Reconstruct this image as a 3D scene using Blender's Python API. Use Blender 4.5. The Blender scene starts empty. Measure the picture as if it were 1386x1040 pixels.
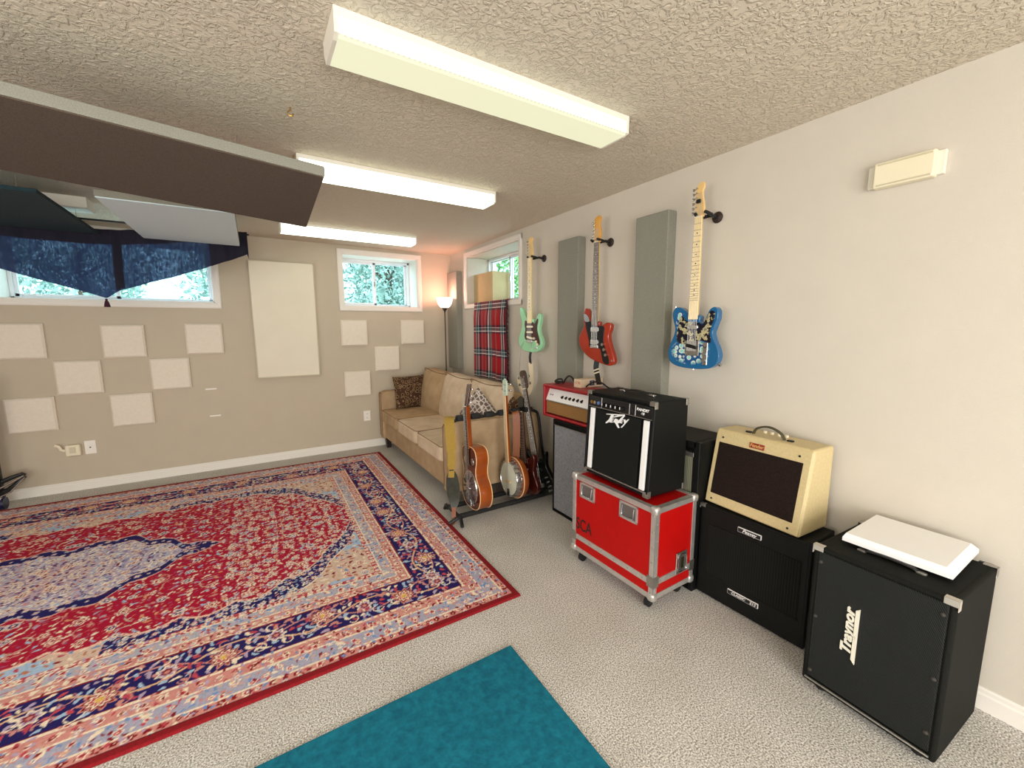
import bpy, math, random
import numpy as np
from mathutils import Vector, Matrix
PI = math.pi
random.seed(7)
SC = bpy.context.scene
COL = SC.collection

# ------------------------------------------------------------------ camera
FPX = 558.28
YAW, PITCH, ROLL = 0.5571, -0.1350, -0.0038
CAM = Vector((-2.3053, -5.2454, 1.4786))
cd = bpy.data.cameras.new('camera'); cam = bpy.data.objects.new('camera', cd); COL.objects.link(cam)
cd.sensor_fit = 'HORIZONTAL'; cd.sensor_width = 36.0; cd.lens = FPX / 1386 * 36.0
cd.clip_start = 0.02; cd.clip_end = 200
_f = Vector((math.sin(YAW)*math.cos(PITCH), math.cos(YAW)*math.cos(PITCH), math.sin(PITCH)))
_r = Vector((math.cos(YAW), -math.sin(YAW), 0)); _u = _r.cross(_f)
_c, _s = math.cos(ROLL), math.sin(ROLL)
_r2 = _r*_c + _u*_s; _u2 = -_r*_s + _u*_c
_m = Matrix((_r2, _u2, -_f)).transposed().to_4x4(); _m.translation = CAM
cam.matrix_world = _m
SC.camera = cam

# ------------------------------------------------------------------ world, light, exposure
w = bpy.data.worlds.new('sky'); SC.world = w; w.use_nodes = True
bg = w.node_tree.nodes['Background']
bg.inputs[0].default_value = (0.66, 0.88, 1.0, 1); bg.inputs[1].default_value = 5.4
SC.view_settings.view_transform = 'Standard'; SC.view_settings.look = 'None'
SC.view_settings.gamma = 1.0; SC.view_settings.use_curve_mapping = False
SC.view_settings.exposure = 0.46
SC.cycles.use_denoising = True
SC.cycles.max_bounces = 10; SC.cycles.diffuse_bounces = 6
SC.cycles.sample_clamp_indirect = 4.0
H = 2.44
XL, YR = -5.7, -8.2            # left wall and rear wall (behind the camera)

def area(name, loc, rot, sx, sy, power, col=(1, 1, 1), portal=False):
    l = bpy.data.lights.new(name, 'AREA'); l.shape = 'RECTANGLE'; l.size = sx; l.size_y = sy
    l.energy = power; l.color = col
    o = bpy.data.objects.new(name, l); COL.objects.link(o); o.location = loc; o.rotation_euler = rot
    if portal: l.cycles.is_portal = True
    return o
# added, unseen fill lights before the rear and left walls; neither has an opening
area('rear_fill_light', (-2.6, YR + 0.05, 1.2), (PI/2, 0, 0), 3.2, 1.9, 138, (1.0, 0.985, 0.965))
area('left_fill_light', (XL + 0.05, -5.6, 1.4), (0, -PI/2, 0), 1.4, 2.4, 54, (1.0, 0.985, 0.965))

# ------------------------------------------------------------------ materials
def srgb(r, g, b):
    def f(c):
        c /= 255.0
        return c/12.92 if c <= 0.04045 else ((c+0.055)/1.055)**2.4
    return (f(r), f(g), f(b), 1.0)

def mat(name, rgb, rough=0.6, metal=0.0, noise=None, bump=None, spec=0.5, coat=0.0, sheen=0.0):
    """noise=(scale, amount) mottles the colour, bump=(scale, strength, distance)."""
    m = bpy.data.materials.new(name); m.use_nodes = True
    nt = m.node_tree; b = nt.nodes['Principled BSDF']
    c = srgb(*rgb)
    b.inputs['Base Color'].default_value = c; b.inputs['Roughness'].default_value = rough
    b.inputs['Metallic'].default_value = metal; b.inputs['Specular IOR Level'].default_value = spec
    b.inputs['Coat Weight'].default_value = coat
    b.inputs['Sheen Weight'].default_value = sheen
    tc = nt.nodes.new('ShaderNodeTexCoord')
    if noise:
        n = nt.nodes.new('ShaderNodeTexNoise'); n.inputs['Scale'].default_value = noise[0]
        n.inputs['Detail'].default_value = 3
        nt.links.new(tc.outputs['Object'], n.inputs['Vector'])
        mx = nt.nodes.new('ShaderNodeMix'); mx.data_type = 'RGBA'
        a = noise[1]
        mx.inputs[6].default_value = tuple(max(0, v*(1-a)) for v in c[:3]) + (1,)
        mx.inputs[7].default_value = tuple(min(1, v*(1+a)) for v in c[:3]) + (1,)
        rp = nt.nodes.new('ShaderNodeMapRange'); rp.inputs[1].default_value = 0.3; rp.inputs[2].default_value = 0.7
        nt.links.new(n.outputs['Fac'], rp.inputs[0]); nt.links.new(rp.outputs[0], mx.inputs[0])
        nt.links.new(mx.outputs[2], b.inputs['Base Color'])
    if bump:
        n = nt.nodes.new('ShaderNodeTexNoise'); n.inputs['Scale'].default_value = bump[0]; n.inputs['Detail'].default_value = 2
        nt.links.new(tc.outputs['Object'], n.inputs['Vector'])
        bp = nt.nodes.new('ShaderNodeBump'); bp.inputs['Strength'].default_value = bump[1]
        bp.inputs['Distance'].default_value = bump[2] if len(bump) > 2 else 0.005
        nt.links.new(n.outputs['Fac'], bp.inputs['Height']); nt.links.new(bp.outputs[0], b.inputs['Normal'])
    return m

def emis(name, rgb, strength, pattern=None):
    m = bpy.data.materials.new(name); m.use_nodes = True; nt = m.node_tree
    b = nt.nodes['Principled BSDF']
    b.inputs['Base Color'].default_value = (0.25, 0.25, 0.22, 1)
    b.inputs['Emission Color'].default_value = srgb(*rgb); b.inputs['Emission Strength'].default_value = strength
    b.inputs['Roughness'].default_value = 0.4
    if pattern:     # prismatic dimples of the lens
        tc = nt.nodes.new('ShaderNodeTexCoord'); v = nt.nodes.new('ShaderNodeTexVoronoi')
        v.inputs['Scale'].default_value = pattern; v.inputs['Randomness'].default_value = 0.0
        nt.links.new(tc.outputs['Object'], v.inputs['Vector'])
        mr = nt.nodes.new('ShaderNodeMapRange'); mr.inputs[1].default_value = 0.0; mr.inputs[2].default_value = 0.5
        mr.inputs[3].default_value = strength*0.45; mr.inputs[4].default_value = strength*1.35
        nt.links.new(v.outputs['Distance'], mr.inputs[0]); nt.links.new(mr.outputs[0], b.inputs['Emission Strength'])
    return m

def attr_mat(name, rough=0.9, bump=None, sheen=0.0):
    m = bpy.data.materials.new(name); m.use_nodes = True; nt = m.node_tree
    b = nt.nodes['Principled BSDF']; b.inputs['Roughness'].default_value = rough
    b.inputs['Specular IOR Level'].default_value = 0.2
    a = nt.nodes.new('ShaderNodeAttribute'); a.attribute_name = 'weave'
    nt.links.new(a.outputs['Color'], b.inputs['Base Color'])
    b.inputs['Sheen Weight'].default_value = sheen
    if bump:
        tc = nt.nodes.new('ShaderNodeTexCoord')
        n = nt.nodes.new('ShaderNodeTexNoise'); n.inputs['Scale'].default_value = bump[0]
        nt.links.new(tc.outputs['Object'], n.inputs['Vector'])
        bp = nt.nodes.new('ShaderNodeBump'); bp.inputs['Strength'].default_value = bump[1]; bp.inputs['Distance'].default_value = 0.004
        nt.links.new(n.outputs['Fac'], bp.inputs['Height']); nt.links.new(bp.outputs[0], b.inputs['Normal'])
    return m

def mix_mat(name, stops, scale, kind='noise', rough=0.7, detail=4, bump=0.0, dist=0.004, metal=0.0, stretch=(1, 1, 1), rand=1.0, feature='F1', coat=0):
    """colour ramp over a noise / voronoi / wave field"""
    m = bpy.data.materials.new(name); m.use_nodes = True; nt = m.node_tree
    b = nt.nodes['Principled BSDF']; b.inputs['Roughness'].default_value = rough; b.inputs['Metallic'].default_value = metal
    b.inputs['Coat Weight'].default_value = coat; b.inputs['Specular IOR Level'].default_value = 0.25
    tc = nt.nodes.new('ShaderNodeTexCoord'); mp = nt.nodes.new('ShaderNodeMapping'); mp.inputs['Scale'].default_value = stretch
    nt.links.new(tc.outputs['Object'], mp.inputs['Vector'])
    if kind == 'noise':
        t = nt.nodes.new('ShaderNodeTexNoise'); t.inputs['Detail'].default_value = detail; out = 'Fac'
    elif kind == 'voronoi':
        t = nt.nodes.new('ShaderNodeTexVoronoi'); t.feature = feature; t.inputs['Randomness'].default_value = rand; out = 'Distance'
    else:
        t = nt.nodes.new('ShaderNodeTexWave'); t.inputs['Distortion'].default_value = detail; out = 'Fac'
    t.inputs['Scale'].default_value = scale
    nt.links.new(mp.outputs[0], t.inputs['Vector'])
    cr = nt.nodes.new('ShaderNodeValToRGB'); el = cr.color_ramp.elements
    while len(el) < len(stops): el.new(0.5)
    for e, (p, c) in zip(el, stops): e.position = p; e.color = srgb(*c)
    nt.links.new(t.outputs[out], cr.inputs[0]); nt.links.new(cr.outputs[0], b.inputs['Base Color'])
    if bump:
        bp = nt.nodes.new('ShaderNodeBump'); bp.inputs['Strength'].default_value = bump; bp.inputs['Distance'].default_value = dist
        nt.links.new(t.outputs[out], bp.inputs['Height']); nt.links.new(bp.outputs[0], b.inputs['Normal'])
    return m

MT = {}
MT['wall'] = mat('wall_paint', (202, 195, 183), 0.85, noise=(6, 0.015), bump=(220, 0.25, 0.002), spec=0.25)
MT['rear_wall_paint'] = mat('back_wall_paint', (192, 181, 162), 0.85, noise=(6, 0.015), bump=(220, 0.25, 0.002), spec=0.25)
MT['trim'] = mat('trim_white', (228, 224, 216), 0.45)
MT['vinyl'] = mat('vinyl', (225, 230, 235), 0.35)
MT['tile'] = mat('foam_tile', (226, 217, 202), 0.95, noise=(60, 0.03), bump=(400, 0.3, 0.001), spec=0.1)
MT['plate'] = mat('switch_plate', (238, 234, 226), 0.35)
MT['slot'] = mat('slot_dark', (60, 55, 50), 0.6)
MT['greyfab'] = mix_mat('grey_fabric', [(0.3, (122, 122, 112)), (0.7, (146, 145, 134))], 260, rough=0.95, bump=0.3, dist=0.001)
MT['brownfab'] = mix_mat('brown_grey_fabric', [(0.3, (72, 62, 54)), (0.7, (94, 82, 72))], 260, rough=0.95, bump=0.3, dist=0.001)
MT['whiteboard'] = mat('pale_board', (206, 228, 236), 0.6)
MT['tealfab'] = mat('dark_teal_fabric', (14, 44, 52), 0.9, noise=(60, 0.2))
MT['black'] = mat('black_metal', (22, 22, 24), 0.4)
MT['tolex'] = mat('black_tolex', (12, 13, 12), 0.55, noise=(120, 0.2), bump=(500, 0.5, 0.0012), spec=0.22)
MT['tolex2'] = mat('charcoal_carpet_covering', (22, 23, 20), 0.8, noise=(150, 0.25), bump=(420, 0.6, 0.0015), spec=0.15)
MT['rubber'] = mat('rubber', (18, 18, 18), 0.75)
MT['chrome'] = mat('chrome', (205, 205, 205), 0.22, metal=1.0)
MT['nickel'] = mat('nickel_cap', (196, 190, 180), 0.45, metal=0.5)
MT['alu'] = mat('aluminium', (206, 204, 200), 0.38, metal=0.75, noise=(30, 0.08))
MT['steel'] = mat('case_hardware', (168, 166, 160), 0.35, metal=0.9, noise=(60, 0.15))
MT['red_lam'] = mat('red_laminate', (172, 8, 6), 0.5, noise=(14, 0.05), spec=0.2)
MT['red_tolex'] = mat('red_tolex', (158, 22, 32), 0.42, bump=(400, 0.3, 0.001))
MT['white'] = mat('white_paint', (240, 240, 240), 0.4)
MT['offwhite'] = mat('offwhite', (226, 222, 206), 0.5)
MT['cream_tolex'] = mat('blonde_tolex', (202, 184, 138), 0.5, noise=(90, 0.06), bump=(450, 0.4, 0.001))
MT['grille_dk'] = mix_mat('oxblood_grille_cloth', [(0.35, (16, 9, 7)), (0.65, (36, 20, 13))], 160, rough=0.85, bump=0.3, dist=0.001)
MT['grille_bk'] = mix_mat('black_grille_cloth', [(0.3, (6, 7, 7)), (0.7, (22, 24, 22))], 60, kind='wave', rough=0.9, detail=0.0, bump=0.3, dist=0.001)
MT['grille_gn'] = mix_mat('striped_grille_cloth', [(0.3, (6, 7, 6)), (0.7, (20, 22, 16))], 26, kind='wave', rough=0.9, detail=0.0, bump=0.3, dist=0.001)
MT['grille_gy'] = mix_mat('silver_grille_cloth', [(0.3, (112, 114, 120)), (0.7, (146, 148, 152))], 120, rough=0.9, bump=0.2, dist=0.001)
MT['grille_gr2'] = mix_mat('grey_green_grille_cloth', [(0.3, (92, 94, 78)), (0.7, (128, 128, 108))], 30, kind='wave', rough=0.9, detail=0.0)
MT['grille_tan'] = mix_mat('tan_grille_cloth', [(0.3, (128, 92, 52)), (0.7, (160, 122, 76))], 150, rough=0.85, stretch=(1, 1, 3))
MT['metal_mesh'] = mix_mat('diagonal_metal_mesh', [(0.3, (4, 5, 5)), (0.7, (34, 38, 36))], 55, kind='wave', rough=0.6, detail=0.0, bump=0.5, dist=0.002)
for n_ in MT['metal_mesh'].node_tree.nodes:
    if n_.type == 'MAPPING': n_.inputs['Rotation'].default_value = (0, math.radians(30), 0)
MT['leather'] = mat('brown_leather', (128, 70, 32), 0.5, noise=(50, 0.1))
MT['olive'] = mat('olive_leather', (66, 62, 40), 0.5)
MT['sofa'] = mix_mat('taupe_microfibre', [(0.3, (166, 140, 108)), (0.7, (186, 160, 126))], 9, rough=0.9, detail=5, bump=0.15, dist=0.002)
MT['sofa_lit'] = mix_mat('lit_taupe_microfibre', [(0.3, (194, 172, 146)), (0.7, (214, 194, 168))], 9, rough=0.9, detail=5, bump=0.15, dist=0.002)  # same microfibre, with the light on the nearer cushions put into its colour
MT['piping'] = mat('sofa_piping', (132, 104, 76), 0.8)
MT['darkwood'] = mat('dark_wood', (38, 24, 18), 0.5)
MT['leopard'] = mix_mat('brown_circle_weave', [(0.0, (44, 28, 18)), (0.32, (62, 42, 28)), (0.42, (150, 124, 92)), (0.55, (70, 48, 34))], 26, kind='voronoi', rough=0.9, rand=0.8)
MT['greypat'] = mix_mat('grey_lattice_weave', [(0.0, (206, 196, 184)), (0.08, (190, 178, 168)), (0.13, (104, 92, 88)), (1.0, (78, 68, 66))], 24, kind='voronoi', rough=0.9, rand=0.35, feature='DISTANCE_TO_EDGE')
MT['maple'] = mat('maple', (226, 190, 124), 0.35, noise=(12, 0.06), coat=0.3)
MT['maple_lt'] = mat('pale_maple', (232, 208, 152), 0.35, noise=(12, 0.05), coat=0.3)
MT['rosewood'] = mat('rosewood', (74, 56, 44), 0.5, noise=(40, 0.15))
MT['surf'] = mat('surf_green_lacquer', (150, 206, 162), 0.25, coat=0.5)
MT['tort'] = mat('brown_pickguard', (62, 26, 22), 0.3, noise=(40, 0.4), coat=0.3)
MT['cream'] = mat('aged_white_plastic', (232, 222, 196), 0.4)
MT['orange_lac'] = mat('orange_red_lacquer', (152, 40, 16), 0.22, noise=(5, 0.2), coat=0.6)
MT['blk_plastic'] = mat('black_plastic', (20, 20, 22), 0.25)
MT['spruce_dk'] = mix_mat('sunburst_top', [(0.25, (62, 20, 10)), (0.7, (110, 40, 16))], 4, rough=0.25, coat=0.6)
MT['mahog'] = mix_mat('figured_mahogany', [(0.3, (120, 52, 14)), (0.7, (170, 84, 24))], 5, rough=0.3, coat=0.6, stretch=(1, 1, .4))
MT['binding'] = mat('binding', (226, 190, 140), 0.4)
MT['drumhead'] = mat('drum_head', (222, 224, 206), 0.55, noise=(20, 0.03))
MT['blk_lac'] = mat('black_lacquer', (16, 18, 14), 0.2, coat=0.5)
MT['cherry'] = mat('dark_cherry_lacquer', (64, 20, 14), 0.25, coat=0.5)
MT['mustard'] = mat('mustard_webbing', (150, 122, 50), 0.85, noise=(80, 0.1))
MT['card'] = mat('cardboard', (186, 168, 124), 0.85, noise=(8, 0.05))
MT['carton'] = mat('carton_beige', (216, 196, 168), 0.7, noise=(20, 0.05))
MT['tealrug'] = mix_mat('teal_pile', [(0.3, (8, 92, 116)), (0.7, (20, 118, 142))], 38, rough=0.95, detail=8, bump=0.6, dist=0.006)
MT['purple'] = mat('maroon_tassel', (60, 16, 34), 0.9)
MT['brass'] = mat('brass', (190, 150, 70), 0.35, metal=1.0)
MT['lampmetal'] = mat('pewter_lamp_metal', (84, 74, 66), 0.4, metal=0.7)
MT['redtext'] = mat('red_print', (190, 60, 50), 0.6)
MT['bluetext'] = mat('blue_print', (30, 50, 90), 0.6)
MT['badge_red'] = mat('red_badge', (140, 44, 26), 0.4)
MT['gold'] = mat('gold_print', (214, 170, 110), 0.4)
MT['fix_metal'] = mat('fixture_enamel', (228, 224, 212), 0.45)
MT['lens_near'] = emis('dim_lens', (250, 250, 210), 0.40, pattern=55)
MT['lens_side'] = emis('lit_lens', (246, 252, 236), 0.66, pattern=55)
MT['lens_far'] = emis('bright_lens', (248, 252, 228), 2.2)
MT['lens_rear'] = emis('bright_lens_rear', (250, 250, 240), 5.0)  # stronger glow for the added unseen fixtures
MT['lampshade'] = emis('warm_glass_shade', (255, 226, 204), 1.6)
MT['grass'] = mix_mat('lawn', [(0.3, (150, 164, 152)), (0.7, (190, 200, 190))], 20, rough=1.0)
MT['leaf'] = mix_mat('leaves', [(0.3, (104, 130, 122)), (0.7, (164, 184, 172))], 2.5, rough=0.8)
MT['leaf_green'] = mix_mat('green_leaves', [(0.3, (70, 120, 60)), (0.7, (140, 180, 110))], 2.5, rough=0.8)
MT['bark'] = mat('bark', (90, 74, 60), 0.9, noise=(20, 0.3))

# ceiling: knockdown stucco
def ceiling_mat():
    m = mat('ceiling_stucco', (212, 202, 184), 0.9, spec=0.2)
    nt = m.node_tree; b = nt.nodes['Principled BSDF']
    tc = nt.nodes.new('ShaderNodeTexCoord')
    n1 = nt.nodes.new('ShaderNodeTexNoise'); n1.inputs['Scale'].default_value = 42; n1.inputs['Detail'].default_value = 4
    n1.inputs['Distortion'].default_value = 1.2
    nt.links.new(tc.outputs['Object'], n1.inputs['Vector'])
    mr = nt.nodes.new('ShaderNodeMapRange'); mr.inputs[1].default_value = 0.44; mr.inputs[2].default_value = 0.60
    nt.links.new(n1.outputs['Fac'], mr.inputs[0])
    bp = nt.nodes.new('ShaderNodeBump'); bp.inputs['Strength'].default_value = 0.8; bp.inputs['Distance'].default_value = 0.006
    nt.links.new(mr.outputs[0], bp.inputs['Height']); nt.links.new(bp.outputs[0], b.inputs['Normal'])
    return m
MT['ceiling'] = ceiling_mat()

def carpet_mat():
    m = bpy.data.materials.new('berber_carpet'); m.use_nodes = True; nt = m.node_tree
    b = nt.nodes['Principled BSDF']; b.inputs['Roughness'].default_value = 0.95; b.inputs['Specular IOR Level'].default_value = 0.1
    tc = nt.nodes.new('ShaderNodeTexCoord')
    n1 = nt.nodes.new('ShaderNodeTexNoise'); n1.inputs['Scale'].default_value = 170; n1.inputs['Detail'].default_value = 3
    n2 = nt.nodes.new('ShaderNodeTexNoise'); n2.inputs['Scale'].default_value = 3.0; n2.inputs['Detail'].default_value = 2
    for n in (n1, n2): nt.links.new(tc.outputs['Object'], n.inputs['Vector'])
    cr = nt.nodes.new('ShaderNodeValToRGB'); el = cr.color_ramp.elements; el.new(0.5)
    for e, (p, c) in zip(el, [(0.34, (132, 127, 120)), (0.5, (202, 199, 193)), (0.66, (246, 244, 240))]): e.position = p; e.color = srgb(*c)
    nt.links.new(n1.outputs['Fac'], cr.inputs[0])
    mx = nt.nodes.new('ShaderNodeMix'); mx.data_type = 'RGBA'; mx.blend_type = 'MULTIPLY'; mx.inputs[0].default_value = 1.0
    cr2 = nt.nodes.new('ShaderNodeValToRGB'); cr2.color_ramp.elements[0].position = .3; cr2.color_ramp.elements[1].position = .7
    cr2.color_ramp.elements[0].color = (.88, .87, .85, 1); cr2.color_ramp.elements[1].color = (1, 1, 1, 1)
    nt.links.new(n2.outputs['Fac'], cr2.inputs[0]); nt.links.new(cr.outputs[0], mx.inputs[6]); nt.links.new(cr2.outputs[0], mx.inputs[7])
    nt.links.new(mx.outputs[2], b.inputs['Base Color'])
    bp = nt.nodes.new('ShaderNodeBump'); bp.inputs['Strength'].default_value = 0.7; bp.inputs['Distance'].default_value = 0.006
    nt.links.new(n1.outputs['Fac'], bp.inputs['Height']); nt.links.new(bp.outputs[0], b.inputs['Normal'])
    return m
MT['carpet'] = carpet_mat()

def glass_mat():
    m = bpy.data.materials.new('window_glass'); m.use_nodes = True; nt = m.node_tree
    nt.nodes.clear(); out = nt.nodes.new('ShaderNodeOutputMaterial')
    t = nt.nodes.new('ShaderNodeBsdfTransparent'); t.inputs[0].default_value = (0.93, 0.97, 0.97, 1)
    g = nt.nodes.new('ShaderNodeBsdfGlossy'); g.inputs['Roughness'].default_value = 0.02
    lw = nt.nodes.new('ShaderNodeLayerWeight'); lw.inputs[0].default_value = 0.5
    fr = nt.nodes.new('ShaderNodeMath'); fr.operation = 'POWER'; fr.inputs[1].default_value = 5.0
    nt.links.new(lw.outputs['Facing'], fr.inputs[0])
    mx = nt.nodes.new('ShaderNodeMixShader')
    nt.links.new(fr.outputs[0], mx.inputs[0]); nt.links.new(t.outputs[0], mx.inputs[1]); nt.links.new(g.outputs[0], mx.inputs[2])
    nt.links.new(mx.outputs[0], out.inputs[0])
    return m
MT['glass'] = glass_mat()

def voile_mat():
    m = bpy.data.materials.new('navy_voile'); m.use_nodes = True; nt = m.node_tree
    nt.nodes.clear(); out = nt.nodes.new('ShaderNodeOutputMaterial')
    t = nt.nodes.new('ShaderNodeBsdfTransparent'); t.inputs[0].default_value = (0.6, 0.7, 0.95, 1)
    d = nt.nodes.new('ShaderNodeBsdfDiffuse'); d.inputs[0].default_value = srgb(24, 26, 52)
    tl = nt.nodes.new('ShaderNodeBsdfTranslucent'); tl.inputs[0].default_value = srgb(70, 84, 130)
    m1 = nt.nodes.new('ShaderNodeMixShader'); m1.inputs[0].default_value = 0.45
    m2 = nt.nodes.new('ShaderNodeMixShader')
    tc = nt.nodes.new('ShaderNodeTexCoord'); mp = nt.nodes.new('ShaderNodeMapping'); mp.inputs['Scale'].default_value = (60, 60, 14)
    n = nt.nodes.new('ShaderNodeTexNoise'); n.inputs['Scale'].default_value = 2.0; n.inputs['Detail'].default_value = 3
    mr = nt.nodes.new('ShaderNodeMapRange'); mr.inputs[1].default_value = 0.35; mr.inputs[2].default_value = 0.7
    mr.inputs[3].default_value = 0.0; mr.inputs[4].default_value = 0.10
    nt.links.new(tc.outputs['Object'], mp.inputs[0]); nt.links.new(mp.outputs[0], n.inputs['Vector']); nt.links.new(n.outputs['Fac'], mr.inputs[0])
    nt.links.new(d.outputs[0], m1.inputs[1]); nt.links.new(tl.outputs[0], m1.inputs[2])
    nt.links.new(mr.outputs[0], m2.inputs[0]); nt.links.new(m1.outputs[0], m2.inputs[1]); nt.links.new(t.outputs[0], m2.inputs[2])
    nt.links.new(m2.outputs[0], out.inputs[0])
    return m
MT['voile'] = voile_mat()
MT['navyband'] = mat('navy_hem', (16, 14, 34), 0.9)

# ------------------------------------------------------------------ mesh builder
class G:
    def __init__(s): s.v = []; s.f = []
    def add(s, vs, fs):
        n = len(s.v); s.v += [tuple(p) for p in vs]; s.f += [tuple(i+n for i in f) for f in fs]; return s
    def hexa(s, p):           # 8 points: bottom 4 ccw, top 4 ccw
        return s.add(p, [(3, 2, 1, 0), (4, 5, 6, 7), (0, 1, 5, 4), (1, 2, 6, 5), (2, 3, 7, 6), (3, 0, 4, 7)])
    def box(s, x0, x1, y0, y1, z0, z1):
        if x0 > x1: x0, x1 = x1, x0
        if y0 > y1: y0, y1 = y1, y0
        if z0 > z1: z0, z1 = z1, z0
        return s.hexa([(x0, y0, z0), (x1, y0, z0), (x1, y1, z0), (x0, y1, z0), (x0, y0, z1), (x1, y0, z1), (x1, y1, z1), (x0, y1, z1)])
    def prism(s, pts, y0, y1):   # outline in x,z extruded along y
        n = len(pts)
        area2 = sum(pts[i][0]*pts[(i+1) % n][1]-pts[(i+1) % n][0]*pts[i][1] for i in range(n))
        if area2 < 0: pts = pts[::-1]
        vs = [(x, y0, z) for x, z in pts] + [(x, y1, z) for x, z in pts]
        fs = [tuple(range(n)), tuple(range(2*n-1, n-1, -1))] + [(i+n, (i+1) % n+n, (i+1) % n, i) for i in range(n)]
        return s.add(vs, fs)
    def prismz(s, pts, z0, z1):
        n = len(pts)
        vs = [(x, y, z0) for x, y in pts] + [(x, y, z1) for x, y in pts]
        fs = [tuple(range(n-1, -1, -1)), tuple(range(n, 2*n))] + [(i, (i+1) % n, (i+1) % n+n, i+n) for i in range(n)]
        return s.add(vs, fs)
    def tube(s, pts, r, n=10, closed=False, flat=1.0):
        P = [Vector(p) for p in pts]; m = len(P); rs = r if isinstance(r, (list, tuple)) else [r]*m
        vs = []; fs = []
        up = None
        for i, p in enumerate(P):
            a = P[(i-1) % m] if (closed or i > 0) else P[i]; b = P[(i+1) % m] if (closed or i < m-1) else P[i]
            t = (b-a).normalized()
            if up is None:
                up = Vector((0, 0, 1)) if abs(t.z) < 0.9 else Vector((1, 0, 0))
            s1 = t.cross(up).normalized(); u1 = s1.cross(t).normalized(); up = u1
            for k in range(n):
                an = 2*PI*k/n
                vs.append(p + (s1*math.cos(an) + u1*math.sin(an)*flat)*rs[i])
        segs = m if closed else m-1
        for i in range(segs):
            j = (i+1) % m
            for k in range(n):
                k2 = (k+1) % n
                fs.append((i*n+k, i*n+k2, j*n+k2, j*n+k))
        if not closed:
            fs.append(tuple(range(n-1, -1, -1))); fs.append(tuple((m-1)*n+k for k in range(n)))
        return s.add(vs, fs)
    def cyl(s, p0, p1, r, r1=None, n=20):
        return s.tube([p0, p1], [r, r if r1 is None else r1], n)
    def lathe(s, prof, c=(0, 0, 0), n=32, axis='z'):
        vs = []; fs = []; m = len(prof)
        for r, z in prof:
            for k in range(n):
                a = 2*PI*k/n; x, y = r*math.cos(a), r*math.sin(a)
                if axis == 'z': vs.append((c[0]+x, c[1]+y, c[2]+z))
                else: vs.append((c[0]+x, c[1]+z, c[2]+y))
        for i in range(m-1):
            for k in range(n):
                k2 = (k+1) % n
                f = (i*n+k, i*n+k2, (i+1)*n+k2, (i+1)*n+k)
                fs.append(f if axis == 'z' else f[::-1])
        if prof[0][0] > 1e-6: fs.append(tuple(range(n-1, -1, -1)) if axis == 'z' else tuple(range(n)))
        if prof[-1][0] > 1e-6: fs.append(tuple((m-1)*n+k for k in (range(n) if axis == 'z' else range(n-1, -1, -1))))
        return s.add(vs, fs)
    def rcube(s, c, size, p=6.0, n=8, crown=0.0, fn=None):
        """cube-sphere rounded block; crown swells the top and bottom"""
        idx = {}; vs = []; fs = []
        def vid(i, j, k):
            if (i, j, k) in idx: return idx[(i, j, k)]
            q = Vector((2*i/n-1, 2*j/n-1, 2*k/n-1))
            q = Vector([math.sin(a*PI/4)/math.sin(PI/4) for a in q])
            L = (abs(q.x)**p+abs(q.y)**p+abs(q.z)**p)**(1/p); q /= L
            v = [q.x*size[0]/2, q.y*size[1]/2, q.z*size[2]/2]
            v[2] += crown*(1-q.x**2)*(1-q.y**2)*q.z
            if fn: v = fn(v, q)
            idx[(i, j, k)] = len(vs); vs.append((c[0]+v[0], c[1]+v[1], c[2]+v[2])); return idx[(i, j, k)]
        for a in range(n):
            for b in range(n):
                fs.append((vid(a, b, 0), vid(a, b+1, 0), vid(a+1, b+1, 0), vid(a+1, b, 0)))
                fs.append((vid(a, b, n), vid(a+1, b, n), vid(a+1, b+1, n), vid(a, b+1, n)))
                fs.append((vid(a, 0, b), vid(a+1, 0, b), vid(a+1, 0, b+1), vid(a, 0, b+1)))
                fs.append((vid(a, n, b), vid(a, n, b+1), vid(a+1, n, b+1), vid(a+1, n, b)))
                fs.append((vid(0, a, b), vid(0, a, b+1), vid(0, a+1, b+1), vid(0, a+1, b)))
                fs.append((vid(n, a, b), vid(n, a+1, b), vid(n, a+1, b+1), vid(n, a, b+1)))
        return s.add(vs, fs)
    def pillow(s, w_, h_, t, n=16):
        """throw pillow standing in the xz plane, thickness along y, pinched corners"""
        vs = []; fs = []
        def pt(i, j, sg):
            u, v = 2*i/n-1, 2*j/n-1
            pin = 1-0.07*(1-abs(u)**2)*0 - 0.06*(1-u*u)*(abs(v)**3) ; pin2 = 1-0.06*(1-v*v)*(abs(u)**3)
            y = sg*t/2*((1-abs(u)**2.6)*(1-abs(v)**2.6))**0.55
            return (u*w_/2*pin2, y, v*h_/2*pin)
        for sg in (-1, 1):
            o = len(vs)
            for j in range(n+1):
                for i in range(n+1): vs.append(pt(i, j, sg))
            for j in range(n):
                for i in range(n):
                    a = o+j*(n+1)+i; q = (a, a+1, a+n+2, a+n+1)
                    fs.append(q if sg < 0 else q[::-1])
        return s.add(vs, fs)
    def build(s, name, m, parent=None, bevel=0.0, smooth=True, angle=35, segs=2, loc=None, rot=None, sub=0):
        me = bpy.data.meshes.new(name); me.from_pydata([tuple(v) for v in s.v], [], s.f); me.update()
        o = bpy.data.objects.new(name, me); COL.objects.link(o)
        me.materials.append(m)
        if smooth:
            me.shade_smooth(); me.set_sharp_from_angle(angle=math.radians(angle))
        if parent: o.parent = parent
        if loc: o.location = loc
        if rot: o.rotation_euler = rot
        if bevel:
            b = o.modifiers.new('Bevel', 'BEVEL'); b.width = bevel; b.segments = segs; b.limit_method = 'ANGLE'; b.angle_limit = math.radians(40)
            b.harden_normals = True
        if sub:
            q = o.modifiers.new('Subd', 'SUBSURF'); q.levels = sub; q.render_levels = sub
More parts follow.
